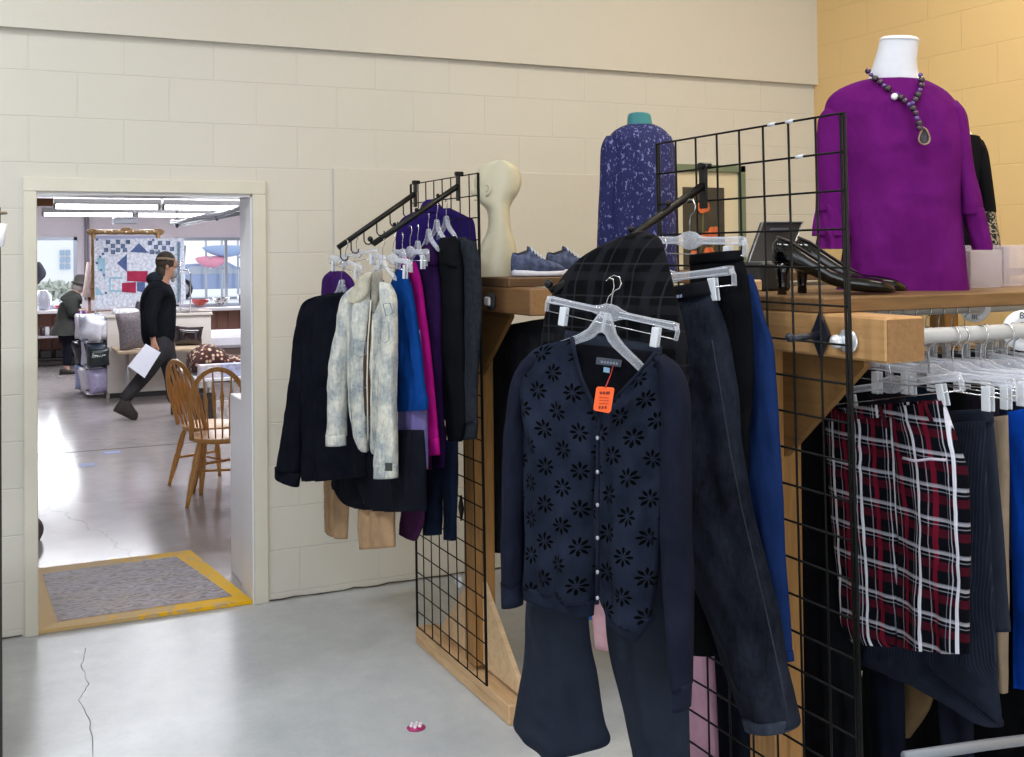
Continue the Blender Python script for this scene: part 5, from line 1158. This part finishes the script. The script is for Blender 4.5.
for x,y,Y in ((177,223,10.5),(217,215,9.3)): mb=MB(); p=onY(x,y,Y); mb.ball(p,.045,8,sc=(.5,1,1.2)); mb.tube([p,(p.x,p.y,2.5)],.006,5); mb.build('clamp',plain('#4b4d52',.4,.5),dl)
# ---- hood and bag at the left edge
mb=MB(); p=onY(39,272,9.5); R=[]
outl([(262,36,40),(266,34,43),(272,33,46),(277,33,45),(281,34,41),(284,35,39)],38,9.6,.07,'hat',fabric('#3a3a44'),None,A=.003,sub=4)
cs=thing('coat_stand','coat stand under the dark grey hat just inside the doorway edge','stand',(onY(38,300,9.6).x,9.4,0))
hz=onY(38,283,9.4); mb=MB(); mb.tube([(hz.x-.14,9.4,0.02),(hz.x-.06,9.4,hz.z+.04)],.02,8); mb.build('pole',m_pineZ,cs)
mb=MB(); mb.lathe([(.13,0),(.13,.02),(.03,.04)],(hz.x-.16,9.4,0),18); mb.build('base',m_pineZ,cs)
bpy.data.objects['hat']['label']='dark grey hat shape at the left edge of the doorway view'; bpy.data.objects['hat']['category']='hat'
outl([(486,30,38),(490,28,42),(496,26,43.5),(502,28,42),(507,30,39)],36,6.4,.07,'bag',fabric('#6a5f62'),None,A=.003,sub=4)
bpy.data.objects['bag']['label']='round brownish bag low at the left edge of the doorway'; bpy.data.objects['bag']['category']='bag'; bpy.data.objects['bag'].location.z=.0
# ---- floor marks
tmb('tape_mark','blue worn tape mark on the far floor','tape',plain('#6f7fae',.6),lambda mb: [mb.box(p.x-.07,p.x+.07,p.y-.05,p.y+.05,.0005,.002) for p in (onZ(112,452.5),)])
tmb('tape_mark','second blue worn tape mark, left of and nearer than the other','tape',plain('#7c87ab',.6),lambda mb: [mb.box(p.x-.06,p.x+.06,p.y-.07,p.y+.07,.0005,.002) for p in (onZ(87,465),)])

# ================================================================== PEOPLE
MY=10.72
def at(x,y,d=0): return onY(x,y,MY+d)
mn=thing('person','person in black hooded jacket striding past, holding white paper sheets','person',at(150,419))
mn.location.z=0
J={'pelvis':(at(162,345),.10),'spine':(at(160,320),.12),'chest':(at(159,293),.14),'neck':(at(163,278),.055),'skull0':(at(167,270),.075),'skull':(at(168.0,263),.088),'crown':(at(167.5,258),.06),
 'nose':(at(177.2,267.5),.013),'noseb':(at(173,265.5),.03),'chin':(at(173,276),.03),
 'shr':(at(158,290,-.19),.055),'elr':(at(150,316,-.24),.042),'wrr':(at(153,339,-.22),.028),'palmr':(at(154.5,346,-.22),.030),
 'shl':(at(160,290,.19),.055),'ell':(at(166,316,.24),.042),'wrl':(at(170,336,.20),.028),'palml':(at(171,343,.20),.03),
 'hipr':(at(160,350,-.08),.08),'kner':(at(146,373,-.08),.055),'ankr':(at(122,401,-.08),.04),'toer':(at(132,414,-.08),.035),
 'hipl':(at(166,350,.08),.08),'knel':(at(172,376,.08),.055),'ankl':(at(175,408,.08),.04),'toel':(at(182,412,.08),.03)}
E_=[('pelvis','spine'),('spine','chest'),('chest','neck'),('neck','skull0'),('skull0','skull'),('skull','crown'),('skull','noseb'),('noseb','nose'),('skull0','chin'),
 ('chest','shr'),('shr','elr'),('elr','wrr'),('wrr','palmr'),('chest','shl'),('shl','ell'),('ell','wrl'),('wrl','palml'),
 ('pelvis','hipr'),('hipr','kner'),('kner','ankr'),('ankr','toer'),('pelvis','hipl'),('hipl','knel'),('knel','ankl'),('ankl','toel')]
for sd,pl_ in (('r','palmr'),('l','palml')):
    base=J[pl_][0]
    for k,(dx,dz,dy) in enumerate(((-.024,-.075,0),(-.008,-.085,.005),(.010,-.080,.005),(.026,-.068,0))):
        J['f%s%d'%(sd,k)]=(base+Vector((dx,dy,dz*.55)),.0095); J['g%s%d'%(sd,k)]=(base+Vector((dx*1.05-.012,dy-.01,dz)),.008); E_+=[(pl_,'f%s%d'%(sd,k)),('f%s%d'%(sd,k),'g%s%d'%(sd,k))]
    J['t'+sd]=(base+Vector((.035,-.02,-.02)),.011); E_.append((pl_,'t'+sd)); J['u'+sd]=(base+Vector((.03,-.035,-.045)),.009); E_.append(('t'+sd,'u'+sd))
skin('body',J,E_,m_skin,mn)
m_jk=fabric('#14161b',.95,.5)
J={'hem':(at(158.5,352),(.155,.19)),'waist':(at(158.5,325),(.165,.19)),'chest':(at(158,300),(.165,.21)),'top':(at(160,286),(.13,.19)),'col':(at(163,279),.075),
 'shr':(at(157,291,-.19),.085),'elr':(at(149,317,-.25),.075),'wrr':(at(153,338,-.235),.055),'shl':(at(160,291,.19),.085),'ell':(at(167,317,.25),.07),'wrl':(at(170,335,.2),.052)}
skin('jacket',J,[('hem','waist'),('waist','chest'),('chest','top'),('top','col'),('top','shr'),('shr','elr'),('elr','wrr'),('top','shl'),('shl','ell'),('ell','wrl')],m_jk,mn)
mb=MB(); mb.ball(at(155.5,279),.095,10,sc=(1,1.1,.8)); mb.build('hood',fabric('#232a30'),mn)
J={'pelvis':(at(161,327),.12),'seat':(at(161,342),.135),'hipr':(at(160,352,-.08),.105),'kner':(at(146,374,-.08),.082),'ankr':(at(121,403,-.08),.062),
 'hipl':(at(166,352,.08),.105),'knel':(at(172,376,.08),.085),'ankl':(at(174.5,405,.08),.075)}
skin('trousers',J,[('pelvis','seat'),('seat','hipr'),('hipr','kner'),('kner','ankr'),('seat','hipl'),('hipl','knel'),('knel','ankl')],fabric('#343335',.9,.5),mn)
def boot(name,heel,toe,parent,mat,w=.055,hh=.12,lift=0):
    mb=MB(); d=toe-heel; L=d.length; d=d/L; s_=Vector((0,1,0)); u=s_.cross(d)*-1; u=u if u.z>0 else -u; R=[]
    for t,ww,h in ((0,.5,.75),(.08,.85,1),(.3,.9,1),(.5,.95,.72),(.75,1,.55),(.93,.8,.45),(1,.35,.3)):
        c=heel+d*(L*t); R.append([c+s_*(w*ww*math.copysign(abs(math.cos(f))**.7,math.cos(f)))+u*(hh*h*.5*(1+math.copysign(abs(math.sin(f))**.7,math.sin(f)))) for f in [2*PI*j/16 for j in range(16)]])
    mb.rings(R); return mb.build(name,mat,parent)
m_boot=plain('#2b231f',.6,bump=.3)
boot('boot',at(113,411,-.08),at(135,421.5,-.08),mn,m_boot,.06,.20); p=at(171,417,.08); p.z=0; boot('boot',p,Vector((p.x+.27,p.y,0)),mn,m_boot,.055,.13)
# hair, beard, headband, eyes
mb=MB(); mb.ball(at(165.5,261.5),.104,12,sc=(1,.92,1.05)); mb.ball(at(161.5,271),.075,8,sc=(.8,1,1.5)); mb.build('hair',fabric('#3e3832',.95,.4,.3,200,60),mn)
mb=MB(); mb.tube([at(157,259.5,0),at(159,258.5,-.1),at(166,258.5,-.105),at(173.5,259.5,-.06),at(175.2,260,0),at(173.5,259.5,.06),at(166,258.5,.105),at(159,258.5,.1)],.014,6,closed=True); mb.build('headband',fabric('#8a7660'),mn)
mb=MB(); mb.ball(at(172.5,263.5),.056,10,sc=(1.0,1.15,1.1)); mb.build('face',m_skin,mn)
mb=MB(); mb.ball(at(173.3,274),.046,8,sc=(.95,1.2,1.1)); mb.ball(at(172.8,279),.028,6,sc=(.8,1,1.3)); mb.build('beard',fabric('#8d8a88',.95,.4,.2,200,60),mn)
mb=MB(); mb.ball(at(175.4,264.8,-.045),.008,5); mb.ball(at(175.4,264.8,.045),.008,5); mb.build('eye',plain('#1c1512',.2),mn)
mb=MB(); mb.ball(at(167.2,267,-.092),.020,6,sc=(.8,.4,1.2)); mb.build('ear',m_skin,mn)
q=[at(145.6,344,-.27),at(160.5,352.6,-.27),at(144.5,378,-.25),at(128,366,-.25)]
mb=MB(); mb.prism(q,(0.004,.012,0)); mb.build; tag(mb.build('paper_sheets',plain('#e3e6f2',.6)),'white paper sheets held in the striding man\'s hand','paper')
# ---- woman
WY=15.2
def aw(x,y,d=0): return onY(x,y,WY+d)
wo=thing('person','person in grey-green coat and brimmed hat, looking down at a purple bag','person',aw(72,374)); wo.location.z=0
J={'pelvis':(aw(69,331),.10),'spine':(aw(69,315),.11),'chest':(aw(72,300),.12),'neck':(aw(76,292),.05),'skull':(aw(80,286),.085),'crown':(aw(79,280),.07),'nb':(aw(83.5,287.5),.03),'nose':(aw(86,288.5),.012),'chin':(aw(83.5,292),.028),
 'shr':(aw(71,298,-.17),.055),'elr':(aw(72,314,-.20),.042),'wrr':(aw(79.5,311,-.14),.03),'palmr':(aw(83,310.5,-.12),.03),
 'shl':(aw(73,298,.17),.055),'ell':(aw(74,314,.20),.042),'wrl':(aw(80,311,.1),.03),'palml':(aw(83.5,309.5,.08),.03),
 'hipr':(aw(67,333,-.08),.08),'kner':(aw(68.5,350,-.08),.058),'ankr':(aw(66,368,-.08),.04),'toer':(aw(69,371,-.08),.03),
 'hipl':(aw(72,333,.08),.08),'knel':(aw(76.5,350,.08),.058),'ankl':(aw(81,367,.08),.04),'toel':(aw(84,371,.08),.03)}
E_=[('pelvis','spine'),('spine','chest'),('chest','neck'),('neck','skull'),('skull','crown'),('skull','nb'),('nb','nose'),('skull','chin'),('chest','shr'),('shr','elr'),('elr','wrr'),('wrr','palmr'),('chest','shl'),('shl','ell'),('ell','wrl'),('wrl','palml'),('pelvis','hipr'),('hipr','kner'),('kner','ankr'),('ankr','toer'),('pelvis','hipl'),('hipl','knel'),('knel','ankl'),('ankl','toel')]
for sd in 'rl':
    base=J['palm'+sd][0]
    for k in range(4):
        J['f%s%d'%(sd,k)]=(base+Vector((.035,(k-1.5)*.018,-.012-.004*k)),.009); J['g%s%d'%(sd,k)]=(base+Vector((.052,(k-1.5)*.019,-.04)),.008); E_+=[('palm'+sd,'f%s%d'%(sd,k)),('f%s%d'%(sd,k),'g%s%d'%(sd,k))]
    J['t'+sd]=(base+Vector((.018,.035,.01)),.010); E_.append(('palm'+sd,'t'+sd))
skin('body',J,E_,plain('#c79c8a',.6),wo)
m_ct=fabric('#3a3c39',.95,.5)
J={'hem':(aw(67,333),(.20,.20)),'waist':(aw(69,318),(.155,.18)),'chest':(aw(72,302),(.15,.19)),'top':(aw(74,295),(.10,.16)),'col':(aw(76.5,291.5),.07),'shr':(aw(71,299,-.17),.10),'elr':(aw(72.3,314.5,-.20),.09),'wrr':(aw(79.5,311.5,-.14),.06),'shl':(aw(73,299,.17),.10),'ell':(aw(74.5,314.5,.2),.09),'wrl':(aw(80,311,.1),.06)}
skin('coat',J,[('hem','waist'),('waist','chest'),('chest','top'),('top','col'),('top','shr'),('shr','elr'),('elr','wrr'),('top','shl'),('shl','ell'),('ell','wrl')],m_ct,wo)
mb=MB(); mb.rings([[Vector(c_)+Vector((r*math.cos(f),r*1.05*math.sin(f),0)) for f in [2*PI*j/24 for j in range(24)]] for c_,r in ((aw(70,318),.16),(aw(68,328),.21),(aw(66.5,334.5),.235))],cap=False); mb.build('coat_skirt',m_ct,wo)
J={'pelvis':(aw(69,331),.12),'hipr':(aw(67,336,-.08),.10),'kner':(aw(68.5,351,-.08),.078),'ankr':(aw(66,367,-.08),.06),'hipl':(aw(72,336,.08),.10),'knel':(aw(76.5,351,.08),.078),'ankl':(aw(81,366,.08),.058)}
skin('trousers',J,[('pelvis','hipr'),('hipr','kner'),('kner','ankr'),('pelvis','hipl'),('hipl','knel'),('knel','ankl')],fabric('#1b1d26'),wo)
for (x,y,d) in ((59.5,374,-.08),(79,372,.08)):
    p=aw(x+(0 if d<0 else 0),y,d); p.z=0; boot('shoe',p,Vector((p.x+.24,p.y,0)),wo,m_boot,.05,.09)
mb=MB(); mb.ball(aw(78,287),.092,10,sc=(1,.95,1.05)); mb.build('hair',fabric('#8a8480',.95,.3),wo)
mb=MB(); mb.ball(aw(82.8,288),.062,9,sc=(.9,1,1.15)); mb.build('face',plain('#c79c8a',.6),wo)
mb=MB(); mb.ball(aw(86,287.3,-.03),.008,5); mb.ball(aw(86,287.3,.03),.008,5); mb.build('eye',plain('#1c1512',.2),wo)
mb=MB(); t_=Matrix.Rotation(R60(12),3,'Y'); c_=aw(81,283.6)
R=[]
for r,z in ((.125,-.012),(.135,0),(.12,.008),(.10,.02),(.102,.06),(.09,.10),(.05,.125),(.005,.13)): R.append([c_+t_@Vector((r*math.cos(f)*1.05,r*math.sin(f),z)) for f in [2*PI*j/24 for j in range(24)]])
mb.rings(R); mb.build('hat',fabric('#4b4a46',.95,.3),wo)
outl([(310.5,80,85),(315,76,86),(322,74,84),(328,75,82),(331,77,80)],80,math.hypot(*aw(80,320).xy)-.2,.06,'purple_bag',fabric('#6d3a86',.7,.5,.3,100,30),None,A=.006,sub=4,k=3)
tag(bpy.data.objects['purple_bag'],'purple bag in the hands of the person in the brimmed hat','bag')

# ================================================================== OUTSIDE THE FAR WINDOWS
w=MB(); w.box(-40,60,16.9,120,-.3,-.1); w.world=True; o=w.build('ground_outside',plain('#e9edf2',.9)); o['kind']='structure'
def car(label,x0,Y,L,col,truck=False,flip=False,s=1):
    root=thing('pickup_truck' if truck else 'car',label,'vehicle',(x0+L/2,Y,-.1))
    if truck: pr_=[(0,.45),(0,.95),(.28,1.0),(.36,1.0),(.44,1.62),(.62,1.66),(.70,1.12),(.97,1.0),(1,.75),(1,.45)]
    else: pr_=[(0,.4),(.01,.85),(.10,.95),(.22,1.38),(.55,1.45),(.72,1.0),(.95,.85),(1,.62),(1,.4)]
    W=1.8
    P=[(x0+(1-t if flip else t)*L,Y,z*s-.1) for t,z in pr_]; mb=MB(); mb.prism(P,(0,W,0)); mb.build('body',plain(col,.2,.2,.8),root)
    wn=[(.40,1.05),(.455,1.53),(.61,1.56),(.665,1.12)] if truck else [(.17,.98),(.25,1.30),(.54,1.35),(.66,1.0)]
    P=[(x0+(1-t if flip else t)*L,Y-.02,z*s-.1) for t,z in wn]; mb=MB(); mb.prism(P,(0,.03,0)); mb.build('side_window',plain('#aeb9c9',.1,0,.9),root)
    for t in (.18,.80):
        x=x0+(1-t if flip else t)*L
        mb=MB(); mb.lathe([(.3,-.02),(.40*s,.0),(.42*s,.06),(.42*s,.2),(.3,.24)],(x,Y+.15,.32*s),24,axis='Y'); wh=mb.build('wheel',plain('#15161a',.7),root)
        mb=MB(); mb.lathe([(.02,.0),(.26*s,.0),(.27*s,.03),(.02,.04)],(x,Y-.06,.32*s),20,axis='Y'); mb.build('hubcap',plain('#c9ccd2',.3,.6),wh)
    return root
p=onY(186,298,40); car('blue grey car parked just outside the far window',p.x-1.05,40,4.9,'#9aabd0',False,False,1.0)  # body colour bleached to imitate overexposed daylight
def kayak(label,x0,x1,y,Y,col):
    a=onY(x0,y,Y); b=onY(x1,y,Y); R=[]
    for i in range(17):
        t=i/16; r=math.sin(PI*t)**.6*.22+.01; c=a.lerp(b,t)+Vector((0,0,.12*abs(2*t-1)**2)); R.append([c+Vector((0,r*1.2*math.cos(f),r*math.sin(f))) for f in [2*PI*j/16 for j in range(16)]])
    mb=MB(); mb.rings(R); return tag(mb.build('kayak',plain(col,.3,0,.6)),label,'kayak')
kayak('red kayak racked outside the far window',195,228,262,39,'#d98fa8'); kayak('blue grey kayak racked above the red one outside',202,250,251,39,'#93a9cf')  # hull colours paled for the washed-out glare outside
rk=thing('kayak_rack','pale outdoor rack holding kayaks beyond the far window','rack',(onY(212,270,39.6).x,39.6,-.1))
for x in (206,222,238):
    q=onY(x,262,39.6); mb=MB(); mb.tube([(q.x,39.6,-.1),(q.x,39.6,2.4)],.05,8); mb.build('post',plain('#b9bfc9',.5),rk)
    for y in (264.5,253.5): z=onY(x,y,39).z-.14; mb=MB(); mb.tube([(q.x,39.6,z),(q.x,38.7,z)],.04,8); mb.build('bracket',plain('#b9bfc9',.5),rk)
# pale house and hedge
p=onY(52,300,45); ho=thing('house','pale house across the street beyond the far window','house',(p.x,45,-.1))
mb=MB(); mb.box(p.x-1,p.x+3,45,50,-.1,4); mb.build('wall',plain('#f2f4f7',.8),ho)
a_=onY(59,270,44.9); b_=onY(71,249,44.9)
nx=2;nz=3
for i in range(nx):
    for j in range(nz):
        x_=a_.x+(b_.x-a_.x)*i/nx; z_=a_.z+(b_.z-a_.z)*j/nz; mb=MB(); mb.box(x_+.03,x_+(b_.x-a_.x)/nx-.03,44.92,45.0,z_+.03,z_+(b_.z-a_.z)/nz-.04); mb.build('pane',plain('#9cb4cc',.1,0,.9),ho)
mb=MB(); mb.prism([(p.x-1.3,44.7,4),(p.x+3.3,44.7,4),(p.x+1,44.7,5.6)],(0,5.6,0)); mb.build('roof',plain('#c9cdd3',.8),ho)
mb=MB(); q=random.Random(4)
for i in range(420):
    px_=q.uniform(36,80); py_=282+16*q.random()**.8; c=onY(px_,py_,38+q.uniform(-.5,.5)); r=q.uniform(.08,.2)
    d=Vector((q.uniform(-1,1),q.uniform(-1,1),q.uniform(-1,1))).normalized(); e=d.orthogonal().normalized(); mb.add([c+d*r,c+e*r*.6,c-d*r,c-e*r*.6],[(0,1,2,3)],smooth=False)
c=onY(58,300,38.2); mb.tube([(onY(36,300,38).x,38.1,c.z-.5),(onY(80,300,38).x,38.1,c.z-.5)],.3,8)
tag(mb.build('hedge',plain('#c6ccc4',.9,var=.15,bs=6)),'pale leafy hedge outside the far left window','hedge',kind='stuff')

# ================================================================== LIGHT
W=bpy.data.worlds.new('World'); bpy.context.scene.world=W; W.use_nodes=True; nt=W.node_tree; bg=nt.nodes['Background']
sky=nt.nodes.new('ShaderNodeTexSky'); sky.sky_type='HOSEK_WILKIE'; sky.turbidity=8; sky.ground_albedo=.6; sky.sun_direction=(-.3,-.5,.8)
mixn=nt.nodes.new('ShaderNodeMix'); mixn.data_type='RGBA'; mixn.inputs[0].default_value=.85; nt.links.new(sky.outputs[0],mixn.inputs[6]); mixn.inputs[7].default_value=(.93,.96,1,1); nt.links.new(mixn.outputs[2],bg.inputs[0]); bg.inputs[1].default_value=1.15
def area(name,loc,rot,sx,sy,power,col):
    l=bpy.data.lights.new(name,'AREA'); l.shape='RECTANGLE'; l.size=sx; l.size_y=sy; l.energy=power; l.color=col; o=bpy.data.objects.new(name,l); C.objects.link(o); o.location=loc; o.rotation_euler=rot; return o
# daylight through the shop front behind the camera
area('shopfront_daylight',(-.9,-4.8,1.7),(R60(90),0,0),4.0,2.6,70,(.84,.92,1))
# ceiling lamps of the shop (above the frame)
for x,y,e,c in ((-1.2,1.2,44,(.90,.95,1)),(1.0,.8,34,(.97,.98,1)),(3.4,2.6,42,(1,.90,.72)),(3.4,.2,26,(1,.9,.72)),(-1.4,3.0,54,(.88,.94,1))):
    area('ceiling_lamp_light',(x,y,4.0),(0,0,0),1.3,.35,e,c)
# the far room's lamps and windows
for x,y in ((1.4,8.9),(2.6,11.4),(1.2,13.8),(3.8,8.2)): area('tube_light',(x,y,2.42),(0,0,0),2.2,.3,62,(.93,.95,1))
area('far_window_daylight',(.5,16.5,1.4),(R60(-90),0,0),1.7,1.0,40,(.9,.95,1)); area('far_window_daylight',(3.7,16.5,1.4),(R60(-90),0,0),1.7,1.0,50,(.9,.95,1))
vs=bpy.context.scene.view_settings; vs.view_transform='Standard'; vs.look='None'; vs.gamma=1; vs.use_curve_mapping=False; vs.exposure=0.32
